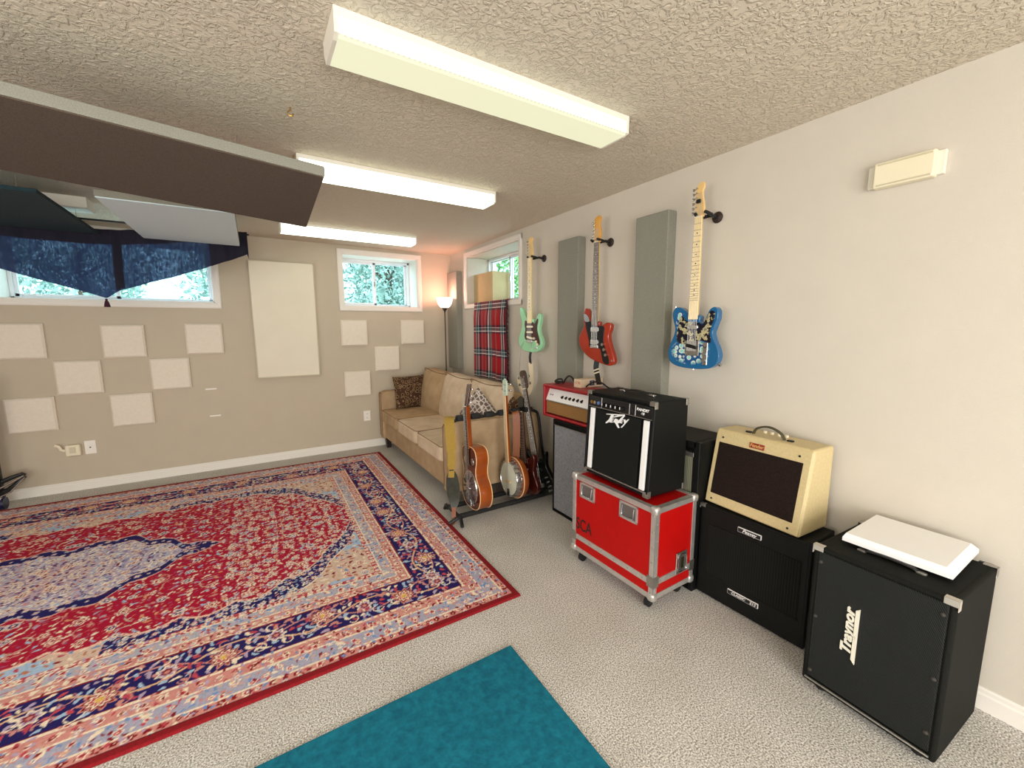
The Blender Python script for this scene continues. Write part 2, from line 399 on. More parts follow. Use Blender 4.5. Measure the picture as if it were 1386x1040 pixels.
        return o

def thing(name, label, cat, loc=(0, 0, 0), rot=(0, 0, 0), group=None):
    o = bpy.data.objects.new(name, None); COL.objects.link(o); o.location = loc; o.rotation_euler = rot
    o.empty_display_size = 0.1
    return tag(o, label, cat, group)
def tag(o, label, cat, group=None):
    o['label'] = label; o['category'] = cat
    if group: o['group'] = group
    return o
def struct(o, label=None):
    o['kind'] = 'structure'
    if label: o['label'] = label
    return o
def text(name, body, size, m, parent, loc, rot=(PI/2, 0, 0), ext=0.0012, shear=0.0, align='CENTER', bold=0.0, sx=1.0, space=1.0):
    c = bpy.data.curves.new(name, 'FONT'); c.body = body; c.size = size; c.extrude = ext; c.shear = shear
    c.align_x = align; c.align_y = 'CENTER'; c.offset = bold; c.space_character = space
    o = bpy.data.objects.new(name, c); COL.objects.link(o); c.materials.append(m)
    dg = bpy.context.evaluated_depsgraph_get()
    me = bpy.data.meshes.new_from_object(o.evaluated_get(dg), depsgraph=dg)
    bpy.data.objects.remove(o); bpy.data.curves.remove(c)
    me.name = name
    if not me.materials: me.materials.append(m)
    o = bpy.data.objects.new(name, me); COL.objects.link(o)
    o.parent = parent; o.location = loc; o.rotation_euler = rot; o.scale = (sx, 1, 1)
    return o
def spline(pts, k=6, closed=True):
    out = []; n = len(pts); rng = range(n) if closed else range(n-1)
    for i in rng:
        p0, p1, p2, p3 = (pts[(i-1) % n], pts[i], pts[(i+1) % n], pts[(i+2) % n]) if closed else (pts[max(i-1, 0)], pts[i], pts[i+1], pts[min(i+2, n-1)])
        for j in range(k):
            t = j/k
            out.append(tuple(0.5*((2*b)+(-a+c)*t+(2*a-5*b+4*c-d)*t*t+(-a+3*b-3*c+d)*t**3) for a, b, c, d in zip(p0, p1, p2, p3)))
    if not closed: out.append(tuple(pts[-1]))
    return out
def color_attr(me, cols):
    a = me.color_attributes.new('weave', 'FLOAT_COLOR', 'POINT')
    c = np.ones((len(me.vertices), 4), np.float32); c[:, :3] = cols
    a.data.foreach_set('color', c.ravel())
def lin(c):
    c = np.asarray(c, float)/255.0
    return np.where(c <= 0.04045, c/12.92, ((c+0.055)/1.055)**2.4)

R90 = (0, 0, -PI/2)            # things along the right wall face -x
def face(yaw=0.0): return (0, 0, -PI/2+math.radians(yaw))

# ------------------------------------------------------------------ the room
struct(G().box(XL, 0, YR, 0, -0.1, 0).build('floor', MT['carpet'], smooth=False))
struct(G().box(XL-.1, 0.1, YR-.1, 0.1, H, H+0.1).build('ceiling', MT['ceiling'], smooth=False))
BT = 0.38     # wall thickness at the reveals
WZ0, WZ1 = 1.742, 2.345
S0, S1 = -1.365, -0.465       # small back window opening
B0, B1 = -4.12, -2.61         # wide back window opening
g = G()
for a, b in ((XL, B0), (B1, S0), (S1, BT)): g.box(a, b, 0, BT, 0, H)
for a, b in ((B0, B1), (S0, S1)): g.box(a, b, 0, BT, 0, WZ0); g.box(a, b, 0, BT, WZ1, H)
struct(g.build('wall_back', MT['rear_wall_paint'], smooth=False))
RY0, RY1, RZ0, RZ1 = -1.69, -0.50, 1.767, 2.343
RT = 0.42
g = G(); g.box(0, RT, YR, RY0, 0, H); g.box(0, RT, RY1, 0, 0, H); g.box(0, RT, RY0, RY1, 0, RZ0); g.box(0, RT, RY0, RY1, RZ1, H)
struct(g.build('wall_right', MT['wall'], smooth=False))
struct(G().box(XL-.1, XL, YR, BT, 0, H).build('wall_left', MT['wall'], smooth=False))
struct(G().box(XL-.1, RT, YR-.1, YR, 0, H).build('wall_rear', MT['wall'], smooth=False))
def baseprof(y): return [(0, 0), (0.013, 0), (0.013, 0.062), (0.009, 0.07), (0.009, 0.082), (0.004, 0.09), (0, 0.09)]
# back baseboard
bp_ = baseprof(0)
g = G(); n = len(bp_)
g.add([(XL, -d, z) for d, z in bp_]+[(0, -d, z) for d, z in bp_], [tuple(range(n)), tuple(range(2*n-1, n-1, -1))]+[(i, i+n, (i+1) % n+n, (i+1) % n) for i in range(n)])
struct(g.build('baseboard_back', MT['trim'], smooth=False))
g = G(); g.add([(-d, YR, z) for d, z in bp_]+[(-d, -0.014, z) for d, z in bp_], [tuple(range(n-1, -1, -1)), tuple(range(n, 2*n))]+[(i, (i+1) % n, (i+1) % n+n, i+n) for i in range(n)])
struct(g.build('baseboard_right', MT['trim'], smooth=False))

def window(name, axis, a0, a1, z0, z1, depth, mull, label):
    """axis 'y': in the back wall (runs along x); axis 'x': in the right wall (runs along y)"""
    root = bpy.data.objects.new(name, None); COL.objects.link(root); struct(root, label)
    T = (lambda p: p) if axis == 'y' else (lambda p: (p[1], p[0], p[2]))
    def bb(g, u0, u1, d0, d1, w0, w1):
        P, Q = T((u0, d0, w0)), T((u1, d1, w1))
        return g.box(P[0], Q[0], P[1], Q[1], w0, w1)
    cs = 0.055; s = -1
    g = G()
    for k, (ww, dd) in enumerate(((cs, 0.012), (cs-0.018, 0.018), (0.012, 0.022))):   # stepped casing, mitred look by overlap
        o = cs-0.004*k
        bb(g, a0-o, a0-o+ww*0.999, -dd, 0, z0-o, z1+o); bb(g, a1+o-ww, a1+o, -dd, 0, z0-o, z1+o)
        bb(g, a0-o, a1+o, -dd-0.0005, 0, z0-o, z0-o+ww); bb(g, a0-o, a1+o, -dd-0.0005, 0, z1+o-ww, z1+o)
    g.build('window_casing', MT['trim'], root, bevel=0.002)
    g = G(); lt = 0.008          # jamb lining of the reveal
    bb(g, a0, a0+lt, 0, depth, z0, z1); bb(g, a1-lt, a1, 0, depth, z0, z1)
    bb(g, a0, a1, 0, depth, z0, z0+lt); bb(g, a0, a1, 0, depth, z1-lt, z1)
    g.build('window_lining', MT['trim'] if axis == 'y' else MT['wall'], root, smooth=False)
    g = G(); fw = 0.028
    bb(g, a0+lt, a0+lt+fw, depth-0.01, depth+0.05, z0+lt, z1-lt); bb(g, a1-lt-fw, a1-lt, depth-0.01, depth+0.05, z0+lt, z1-lt)
    bb(g, a0+lt, a1-lt, depth-0.01, depth+0.05, z0+lt, z0+lt+fw); bb(g, a0+lt, a1-lt, depth-0.01, depth+0.05, z1-lt-fw, z1-lt)
    g.build('window_frame', MT['vinyl'], root, bevel=0.003)
    i0, i1, j0, j1 = a0+lt+fw, a1-lt-fw, z0+lt+fw, z1-lt-fw
    for q, (u0, u1, dd) in enumerate(((i0, mull+0.018, 0.005), (mull-0.018, i1, 0.03))):
        sw = 0.026 if q == 0 else 0.014
        g = G(); d0 = depth+dd
        bb(g, u0, u0+sw, d0, d0+0.02, j0, j1); bb(g, u1-0.03, u1, d0, d0+0.02, j0, j1)
        bb(g, u0, u1, d0, d0+0.02, j0, j0+sw); bb(g, u0, u1, d0, d0+0.02, j1-sw, j1)
        sash = g.build('window_sash', MT['vinyl'], root, bevel=0.002)
        g = G(); bb(g, u0+sw*.5, u1-0.015, d0+0.008, d0+0.012, j0+sw*.5, j1-sw*.5)
        g.build('glass_pane', MT['glass'], sash, smooth=False)
    g = G(); bb(g, mull-0.01, mull+0.006, depth-0.006, depth+0.006, (z0+z1)/2-0.03, (z0+z1)/2+0.03); g.build('window_latch', MT['steel'], root, bevel=0.002)
    return root
window('window_1', 'y', S0, S1, WZ0, WZ1, 0.30, -0.93, 'small sliding window near the corner lamp')
window('window_2', 'y', B0, B1, WZ0, WZ1, 0.30, -3.40, 'wide window behind the hanging tasselled cloth')
window('window_3', 'x', RY0, RY1, RZ0, RZ1, 0.30, -1.02, 'deep window over the sofa with plaid blanket')

# ------------------------------------------------------------------ outdoors
struct(G().box(-14, 16, BT, 18, 0.9, 1.45).build('ground_outside', MT['grass'], smooth=False))
struct(G().box(RT, 16, -12, BT, 0.9, 1.45).build('ground_outside', MT['grass'], smooth=False))
def bank(name, a, b, lo, hi):
    g = G(); rs = random.Random(5); n = 40; m_ = 8; V = []; F = []
    for i in range(n+1):
        for j in range(m_+1):
            u, v = i/n, j/m_
            p = Vector(a).lerp(Vector(b), u); q = Vector(lo).lerp(Vector(hi), v)
            V.append((p.x+q.x+rs.uniform(-.15, .15), p.y+q.y+rs.uniform(-.15, .15), q.z+(rs.uniform(-.2, .2) if j else 0)))
    for i in range(n):
        for j in range(m_):
            k = i*(m_+1)+j; F.append((k, k+m_+1, k+m_+2, k+1))
    g.add(V, F); return struct(g.build(name, MT['hillside'], smooth=True, angle=180))
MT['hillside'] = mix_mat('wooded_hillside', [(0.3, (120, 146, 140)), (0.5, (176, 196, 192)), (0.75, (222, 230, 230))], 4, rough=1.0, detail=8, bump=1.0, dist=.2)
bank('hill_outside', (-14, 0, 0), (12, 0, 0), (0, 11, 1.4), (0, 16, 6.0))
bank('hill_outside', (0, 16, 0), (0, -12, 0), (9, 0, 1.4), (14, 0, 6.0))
def tree(x, y, h, r, seed, label, group, lm='leaf'):
    rnd = random.Random(seed)
    t = thing('tree', label, 'tree', (x, y, 1.45), group=group)
    g = G(); g.tube([(0, 0, 0), (0.05, 0.02, h*0.35), (0.0, 0.05, h*0.7)], [0.10, 0.08, 0.04], 8)
    for k in range(5):
        a = rnd.uniform(0, 2*PI); z = h*rnd.uniform(.25, .6)
        g.tube([(0.02, 0.02, z), (r*.6*math.cos(a), r*.6*math.sin(a), z+h*.2)], [0.04, 0.015], 6)
    g.build('trunk', MT['bark'], t)
    N = 5200; c = np.zeros((N, 3)); rs = np.random.RandomState(seed)
    th = rs.uniform(0, 2*PI, N); ph = np.arccos(rs.uniform(-1, 1, N)); rr = rs.uniform(.25, 1, N)**.5*(1+.25*np.sin(3*th+seed)*np.sin(4*ph))
    c[:, 0] = rr*r*np.sin(ph)*np.cos(th); c[:, 1] = rr*r*np.sin(ph)*np.sin(th); c[:, 2] = h*.52+rr*h*.5*np.cos(ph)
    a = rs.normal(size=(N, 3)); a /= np.linalg.norm(a, axis=1)[:, None]; b = np.cross(a, rs.normal(size=(N, 3))); b /= np.linalg.norm(b, axis=1)[:, None]
    s = rs.uniform(.035, .075, N)[:, None]
    V = np.stack([c-a*s, c+b*s*.45, c+a*s, c-b*s*.45], 1).reshape(-1, 3)
    me = bpy.data.meshes.new('foliage'); me.from_pydata(V.tolist(), [], np.arange(4*N).reshape(-1, 4).tolist()); me.materials.append(MT[lm])
    o = bpy.data.objects.new('foliage', me); COL.objects.link(o); o.parent = t
    return t
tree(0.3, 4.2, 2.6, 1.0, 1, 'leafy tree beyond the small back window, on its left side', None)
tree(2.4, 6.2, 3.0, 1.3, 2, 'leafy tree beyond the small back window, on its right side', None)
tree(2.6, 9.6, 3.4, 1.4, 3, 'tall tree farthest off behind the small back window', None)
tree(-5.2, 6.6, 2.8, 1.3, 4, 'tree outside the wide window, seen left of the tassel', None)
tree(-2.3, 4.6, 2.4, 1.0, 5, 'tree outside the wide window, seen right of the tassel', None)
tree(3.2, 2.6, 3.2, 1.1, 6, 'tree outside the deep side window above the cardboard box', None, 'leaf_green')
tree(6.0, 5.4, 3.8, 1.4, 7, 'farther tree behind the one above the cardboard box', None, 'leaf_green')

# ------------------------------------------------------------------ foam tiles and flat panels on the back wall
TS = 0.305
tiles = [(-4.153, 1.534, 'pale square foam tile cut by the frame, under the wide window'),
         (-3.489, 1.522, 'pale square foam tile directly below the tassel'),
         (-2.878, 1.534, 'pale square foam tile just left of the tall cream panel'),
         (-3.822, 1.202, 'pale foam tile of the middle row, left one of two'),
         (-3.175, 1.197, 'pale foam tile of the middle row, right one of two'),
         (-4.152, 0.892, 'lowest pale foam tile at the left edge, above the plug adapter'),
         (-3.489, 0.872, 'lowest pale foam tile right of the wall outlet'),
         (-1.425, 1.579, 'pale foam tile under the left end of the small window'),
         (-0.709, 1.584, 'pale foam tile beside the floor lamp, under the small window'),
         (-1.046, 1.258, 'pale foam tile above the brown throw pillow'),
         (-1.416, 0.966, 'lowest pale foam tile left of the sofa')]
for x, z, lab in tiles:
    g = G(); e = 0.014
    g.hexa([(x, 0, z-TS), (x+TS, 0, z-TS), (x+TS, 0, z), (x, 0, z),
            (x, -0.028, z-TS), (x+TS, -0.028, z-TS), (x+TS, -0.028, z), (x, -0.028, z)])
    g.v = []; g.f = []
    g.box(x, x+TS, -0.028, 0, z-TS, z)
    g.add([(x, -0.028, z-TS), (x+TS, -0.028, z-TS), (x+TS, -0.028, z), (x, -0.028, z),
           (x+e, -0.042, z-TS+e), (x+TS-e, -0.042, z-TS+e), (x+TS-e, -0.042, z-e), (x+e, -0.042, z-e)],
          [(4, 5, 6, 7), (0, 1, 5, 4), (1, 2, 6, 5), (2, 3, 7, 6), (3, 0, 4, 7)])
    tag(g.build('foam_tile', MT['tile'], smooth=False), lab, 'acoustic tile', 'pale foam tiles on the back wall')

t = thing('cream_panel', 'tall cream rectangular panel leaning on the back wall between the windows', 'acoustic panel', (-1.988, 0, 0.955))
G().hexa([(-.303, -.045, 0), (.305, -.045, 0.0), (.305, -.004, 0), (-.303, -.004, 0), (-.306, -.06, 1.232), (.301, -.06, 1.238), (.301, -.01, 1.238), (-.306, -.01, 1.232)]).build('panel_face', mat('cream_fabric', (226, 219, 200), 0.8, noise=(5, 0.02)), t, bevel=0.006)
g = G()
for a in ((-.31, -.305, 0), ): pass
g.box(-.310, -.298, -.050, 0, -.006, 1.236); g.box(.299, .311, -.050, 0, -.006, 1.24); g.box(-.31, .311, -.050, 0, -.008, .004); g.box(-.31, .311, -.05, 0, 1.228, 1.242)
g.build('panel_frame', mat('panel_edge', (196, 190, 164), 0.7), t, bevel=0.002)

def wallplate(x, z, w_, h_, kind, lab):
    t = thing('wall_outlet' if kind != 'blank' else 'wall_strip', lab, 'outlet' if kind != 'blank' else 'wall strip', (x, 0, z))
    G().box(-w_/2, w_/2, -0.007, 0, -h_/2, h_/2).build('cover_plate', MT['plate'], t, bevel=0.002)
    if kind == 'duplex':
        for s in (-1, 1):
            r = G().box(-0.016, 0.016, -0.009, -0.004, s*0.025-0.014, s*0.025+0.014).build('receptacle', MT['plate'], t, bevel=0.004)
            G().box(-0.008, -0.005, -0.0095, -0.008, s*0.025-0.006, s*0.025+0.006).box(0.005, 0.008, -0.0095, -0.008, s*0.025-0.006, s*0.025+0.006).build('slot', MT['slot'], r)
    elif kind == 'coax':
        G().cyl((0, -0.014, 0), (0, -0.004, 0), 0.006, n=12).build('connector', MT['slot'], t)
    return t
wallplate(-3.667, 0.394, 0.076, 0.125, 'coax', 'white wall plate with dark centre connector, right of the plug adapter')
wallplate(-1.172, 0.40, 0.08, 0.125, 'duplex', 'white duplex outlet on the back wall beside the sofa')
for x, z, lab in ((-2.716, 0.863, 'short white strip on the wall, upper of two below the middle tiles'), (-2.702, 0.579, 'short white strip on the wall, lower one near the baseboard')):
    tag(G().box(x-.048, x+.048, -0.012, 0, z-.006, z+.008).build('wall_strip', MT['plate'], bevel=0.003), lab, 'wall strip', 'white strips on the back wall')
t = thing('plug_adapter', 'cream plug-in adapter with an angled arm left of the wall plate', 'adapter', (-3.775, 0, 0.39))
G().box(-.05, .05, -.05, 0, -.055, .05).build('adapter_body', MT['cream'], t, bevel=0.012)
G().tube([(-.05, -.035, .0), (-.075, -.04, .015), (-.085, -.04, .045), (-.11, -.04, .06)], 0.014, 10).build('adapter_arm', MT['cream'], t)
G().box(-.02, .02, -.056, -.05, -.025, .03).build('outlet_face', mat('adapter_face', (206, 198, 172), .5), t, bevel=0.003)

# corner of a stand at the far left
t = thing('equipment_stand', 'black metal stand with silver edged foot at the left edge by the baseboard', 'stand', (-4.215, -0.215, 0))
G().cyl((0, 0, 0.03), (0, 0, 1.1), 0.055, n=16).build('column', MT['black'], t)
a = G().tube([(0.03, 0, .22), (.10, -.0, .25), (.17, .0, .275), (.19, .0, .262)], [0.02, .018, .014, .008], 10).tube([(0.02, 0, .12), (.09, -.01, .16), (.16, -.01, .225), (.19, .0, .25)], [0.024, .02, .016, .008], 10).build('upper_bracket', MT['black'], t)
G().tube([(0.0, -.03, .16), (.09, -.035, .205), (.185, -.02, .262)], 0.008, 8).tube([(0.0, -.03, .09), (.10, -.035, .14), (.188, -.02, .245)], 0.006, 8).build('silver_edge', MT['chrome'], t)
G().cyl((.02, -.02, 0.05), (.06, -.02, 0.05), 0.05, n=20).build('wheel', mat('navy_wheel', (20, 24, 60), .4), t)
G().box(-.02, .05, -.06, .02, .085, .105).build('wheel_cover', MT['chrome'], t, bevel=.006)

# ------------------------------------------------------------------ ceiling fixtures
def fixture(x0, x1, y0, label, mats, d=0.20, h=0.082):
    t = thing('ceiling_light', label, 'ceiling light', ((x0+x1)/2, y0, H), group='fluorescent ceiling lights')
    L = (x1-x0)/2
    G().box(-L+.0122, L-.0122, 0.001, d-.001, -0.022, 0).build('housing', MT['fix_metal'], t, smooth=False)
    for s in (-1, 1):
        g = G(); pr = [(0, 0), (d, 0), (d-.006, -h*.55), (d-.03, -h), (0.03, -h), (0.0, -h*.9)]
        n = len(pr); xx = (s*L, s*(L-.012)); xa, xb = min(xx), max(xx)
        g.add([(xa, a, b) for a, b in pr]+[(xb, a, b) for a, b in pr], [tuple(range(n)), tuple(range(2*n-1, n-1, -1))]+[(i, i+n, (i+1) % n+n, (i+1) % n) for i in range(n)])
        g.build('end_cap', MT['fix_metal'], t, smooth=False)
    # lens: side strip facing the camera and the broad bottom
    e = L-.012
    G().add([(-e, 0.003, -.022), (e, 0.003, -.022), (e, 0.003, -h+.008), (-e, .003, -h+.008)], [(0, 1, 2, 3)]).add(
        [(-e, d-.004, -.022), (e, d-.004, -.022), (e, d-.012, -h*.6), (-e, d-.012, -h*.6)], [(3, 2, 1, 0)]).build('lens_side', mats[0], t, smooth=False)
    G().add([(-e, 0.003, -h+.008), (e, 0.003, -h+.008), (e, .014, -h), (-e, .014, -h), (-e, d-.03, -h), (e, d-.03, -h), (e, d-.012, -h*.6), (-e, d-.012, -h*.6)],
            [(0, 1, 2, 3), (3, 2, 5, 4), (4, 5, 6, 7)]).build('lens_bottom', mats[1], t, smooth=False)
    return t
fixture(-2.03, -0.765, -3.80, 'nearest long fluorescent ceiling light, with visible dotted lens', (MT['lens_side'], MT['lens_near']))
fixture(-2.03, -0.765, -2.565, 'second long fluorescent ceiling light, crossing the grey hanging panel', (MT['lens_far'], MT['lens_far']))
fixture(-2.03, -0.765, -0.885, 'farthest long fluorescent ceiling light, right above the small window', (MT['lens_far'], MT['lens_far']))
fixture(-4.54, -3.27, -0.90, 'ceiling light glimpsed between the dark teal and pale hanging panels', (MT['fix_metal'], MT['fix_metal']))
for x0, y0, lab in ((-4.54, -3.8, 'added ceiling light over the rug, unseen at the far left'), (-2.03, -6.2, 'added unseen ceiling light behind the viewpoint, nearer the guitar wall'), (-4.54, -6.2, 'added unseen ceiling light behind the viewpoint, nearer the left wall')):
    fixture(x0, x0+1.265, y0, lab, (MT['lens_rear'], MT['lens_rear']))  # unseen fixtures added to help light the room
for k, (x, y, lab) in enumerate(((-2.093, -3.079, 'small brass ceiling hook nearer the camera'), (-2.04, -2.52, 'small brass ceiling hook at the end of the second light'))):
    tag(G().tube([(x, y, H), (x, y, H-.012), (x-.012, y, H-.022), (x-.006, y, H-.036), (x+.008, y, H-.034), (x+.01, y, H-.024)], 0.0028, 8).build('ceiling_hook', MT['brass']), lab, 'hook')

# ------------------------------------------------------------------ hanging panels
def hpanel(label, loc, rot, w_, l_, th, mb, side, wires):
    """origin at the near right bottom corner; extends -x and +y"""
    t = thing('hanging_baffle', label, 'acoustic panel', loc, rot)
    e = .003
    G().box(-w_, 0, 0, l_, 0.004, th).build('panel_core', side, t, bevel=0.006)
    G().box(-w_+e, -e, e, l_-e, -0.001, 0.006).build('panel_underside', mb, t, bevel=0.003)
    M = Matrix.Translation(loc) @ Matrix.Rotation(rot[2], 4, 'Z') @ Matrix.Rotation(rot[1], 4, 'Y') @ Matrix.Rotation(rot[0], 4, 'X')
    for (a, b) in wires:
        q = M.inverted() @ Vector(((M @ Vector((a, b, th))).x, (M @ Vector((a, b, th))).y, H))
        G().cyl((a, b, th-.002), tuple(q), 0.0012, n=6).build('wire', MT['steel'], t)
    return t
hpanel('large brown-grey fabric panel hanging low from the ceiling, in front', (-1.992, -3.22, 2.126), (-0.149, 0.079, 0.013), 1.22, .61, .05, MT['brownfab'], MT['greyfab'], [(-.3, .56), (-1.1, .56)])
hpanel('pale blue-grey board hanging from the ceiling behind the brown-grey panel', (-2.345, -2.02, 2.2), (0, 0, 0.0), .645, 1.22, .045, MT['whiteboard'], MT['greyfab'], [(-.05, .1), (-.6, .1), (-.05, 1.1), (-.6, 1.1)])
hpanel('dark teal fabric panel hanging from the ceiling at the far left', (-3.22, -1.96, 2.2), (0, 0, 0.02), 1.0, 1.16, .02, MT['tealfab'], MT['tealfab'], [(-.1, .1), (-.9, .1), (-.1, 1.1), (-.9, 1.1)])

# navy cloth with tassel, hanging from a rod in front of the wide window
t = thing('hanging_cloth', 'sheer navy cloth with pointed lower edge and maroon tassel before the wide window', 'cloth', (-3.27, -0.72, 0))
YC = 0.0
low = [(0.985, 2.15), (0.95, 2.132), (0.685, 2.02), (0.485, 1.935), (0.10, 1.79), (0.0, 1.725), (-0.13, 1.775), (-0.33, 1.84), (-0.54, 1.915), (-0.95, 2.06), (-1.0, 2.10)]
def lowz(x):
    for (xa, za), (xb, zb) in zip(low, low[1:]):
        if xb <= x <= xa: return zb+(za-zb)*(x-xb)/(xa-xb)
    return 2.1
def topz(x): return 2.232+0.085*x if x > 0 else 2.232+.03*x
def sheet(u0, u1, f0, f1, nx, nz, name, m, off):
    vs = []; fs = []
    for j in range(nz+1):
        for i in range(nx+1):
            x = u0+(u1-u0)*i/nx; zt, zl = f1(x), f0(x); z = zl+(zt-zl)*j/nz
            y = off+0.012*math.sin(x*26+z*5)+0.006*math.sin(x*61)+.02*math.sin(x*4+z*9)
            vs.append((x, y, z))
    for j in range(nz):
        for i in range(nx):
            a = j*(nx+1)+i; fs.append((a, a+1, a+nx+2, a+nx+1))
    g = G(); g.add(vs, fs); return g.build(name, m, t)
sheet(-1.0, 0.985, lowz, topz, 150, 22, 'sheer_panel', MT['voile'], 0)
o = sheet(-1.0, 0.985, lambda x: topz(x)-0.075-.02*math.cos(x*3), lambda x: topz(x)+.02, 150, 6, 'dark_heading', MT['navyband'], -0.012)
sheet(0.70, 0.985, lambda x: lowz(x)-.004, topz, 20, 14, 'dark_corner', MT['navyband'], -0.010)
sheet(0.075, 0.125, lambda x: lowz(x)+.01, topz, 8, 14, 'dark_seam', MT['navyband'], -0.010)
sheet(-.62, -.55, lambda x: lowz(x)+.02, topz, 8, 14, 'dark_seam', MT['navyband'], -0.010)
G().lathe([(0.002, 0.0), (0.009, -.005), (0.007, -.016), (0.011, -.02), (0.017, -.045), (0.02, -.066), (0.0, -.066)], (0, 0, 1.722), 14).build('tassel', MT['purple'], t)
G().cyl((-1.05, 0.01, 2.32), (1.0, 0.01, 2.32), 0.008, n=10).cyl((-1.0, .01, 2.32), (-1.0, .01, H), .003, n=6).cyl((.9, .01, 2.32), (.9, .01, H), .003, n=6).build('rod', MT['black'], t)
G().lathe([(0, -.008), (.008, 0), (0, .008)], (0.975, -.015, 2.30), 10).build('bead', MT['brass'], t)

# ------------------------------------------------------------------ right wall: fabric panels, thermostat-like chime
def wpanel(y0, y1, z0, z1, th, lab):
    g = G(); x0 = -th
    o = g.box(-th, 0, y0, y1, z0, z1).build('fabric_panel', MT['greyfab'], bevel=0.008, segs=3)
    tag(o, lab, 'acoustic panel', 'tall grey fabric panels on the right wall')
wpanel(-2.668, -2.41, .975, 2.195, .08, 'tall grey fabric panel between the green and orange guitars')
wpanel(-3.505, -3.245, .975, 2.20, .08, 'tall grey fabric panel between the orange and blue guitars')
wpanel(-.352, -.06, .955, 2.195, .08, 'tall grey fabric panel in the corner behind the floor lamp')
t = thing('door_chime', 'cream rectangular chime box high on the right wall', 'door chime', (0, -4.586, 2.104), R90)
G().box(-.095, .095, -.045, 0, -.052, .05).build('chime_cover', mat('cream_plastic', (228, 220, 192), .45), t, bevel=0.008)
G().box(-.08, .085, -.048, -.044, .036, .041).box(-.08, .085, -.048, -.044, -.045, -.04).build('groove', mat('groove', (196, 188, 160), .6), t)
G().box(-.118, .118, -.022, 0, -.045, .045).build('mounting_base', MT['offwhite'], t, bevel=.004)

# ------------------------------------------------------------------ guitars
def tuners(hs, pts, m=None):
    for x, z, s in pts:
        g = G()
        g.cyl((x, -.012, z), (x, .010, z), .0045, n=8)
        g.tube([(x, .006, z), (x+s*.022, .006, z), ], .003, 6)
        g.rcube((x+s*.028, .006, z), (.014, .008, .016), 4, 3)
        g.build('tuning_peg', m or MT['chrome'], hs)
def head6(side=-1, big=False):
    # inline headstock outline, z from nut; tuners on side
    p = [(-.021, 0), (-.022, .018), (-.026, .03), (-.031, .05), (-.030, .09), (-.029, .13), (-.027, .163), (-.012, .178), (.008, .186), (.024, .178), (.028, .16), (.022, .142), (.020, .12), (.025, .095), (.030, .07), (.031, .05), (.026, .03), (.021, 0)]
    if side < 0: return p
    return [(-x, z) for x, z in p]
def neck(t, z0, z1, mf, mn, w0=.029, w1=.0215, y=-.006, dots=None, fret_m=None, yb=.02):
    g = G(); g.hexa([(-w0, y, z0), (w0, y, z0), (w0*.6, yb, z0), (-w0*.6, yb, z0), (-w1, y, z1), (w1, y, z1), (w1*.6, yb-.003, z1), (-w1*.6, yb-.003, z1)])
    nk = g.build('neck', mn, t, bevel=.004)
    G().hexa([(-w0, y-.006, z0-.02), (w0, y-.006, z0-.02), (w0, y, z0-.02), (-w0, y, z0-.02), (-w1, y-.006, z1), (w1, y-.006, z1), (w1, y, z1), (-w1, y, z1)]).build('fingerboard', mf, nk, bevel=.001)
    sc = 0.648
    for k in range(1, 22):
        z = z1-sc*(1-2**(-k/12.0))
        if z < z0-.015: break
        w_ = w1+(w0-w1)*(z1-z)/(z1-z0)
        G().box(-w_, w_, y-.0075, y-.005, z-.001, z+.001).build('fret', MT['steel'], nk, smooth=False)
    if dots:
        g = G()
        for k in (3, 5, 7, 9, 12, 15, 17, 19):
            za = z1-sc*(1-2**(-(k-.5)/12.0))
            if za < z0-.01: break
            g.cyl((0, y-.0068, za), (0, y-.0055, za), .0035, n=8)
        g.build('position_markers', dots, nk)
    G().box(-w1, w1, y-.009, y+.002, z1-.002, z1+.002).build('nut', MT['cream'], nk)
    return nk
def strings(t, z0, z1, n=6, w0=.026, w1=.017, y=-.012, y2=None):
    g = G()
    for k in range(n):
        u = -1+2*k/(n-1)
        g.tube([(u*w0, y if y2 is None else y2, z0), (u*w1, y, z1)], .0007, 4)
    g.build('strings', MT['steel'], t)
def pickup(t, z, w_, h_, m, tilt=0, y=-.006, poles=True):
    g = G(); g.rcube((0, y, 0), (w_, .012, h_), 8, 6); o = g.build('pickup', m, t, loc=(0, 0, z), rot=(0, tilt, 0))
    return o
strat = [(.030, .298), (.034, .272), (.050, .262), (.064, .272), (.076, .300), (.093, .330), (.112, .345), (.127, .335), (.133, .308), (.127, .27), (.117, .235), (.112, .205), (.121, .165), (.143, .122), (.155, .082), (.143, .04), (.108, .008), (.05, -.004), (0, -.005),
         (-.05, .0), (-.108, .014), (-.147, .048), (-.163, .095), (-.153, .145), (-.129, .19), (-.116, .23), (-.120, .275), (-.136, .325), (-.148, .368), (-.143, .396), (-.124, .405), (-.105, .392), (-.088, .356), (-.070, .326), (-.048, .308), (-.030, .302)]
tele = [(.032, .300), (.036, .268), (.054, .258), (.067, .270), (.078, .302), (.096, .335), (.122, .345), (.140, .325), (.142, .285), (.127, .238), (.118, .205), (.128, .165), (.151, .120), (.162, .076), (.148, .032), (.11, .006), (.05, -.003), (0, -.004),
        (-.05, -.002), (-.11, .008), (-.150, .034), (-.163, .08), (-.152, .13), (-.130, .18), (-.121, .225), (-.135, .275), (-.143, .315), (-.130, .345), (-.098, .352), (-.066, .336), (-.045, .322), (-.030, .318)]
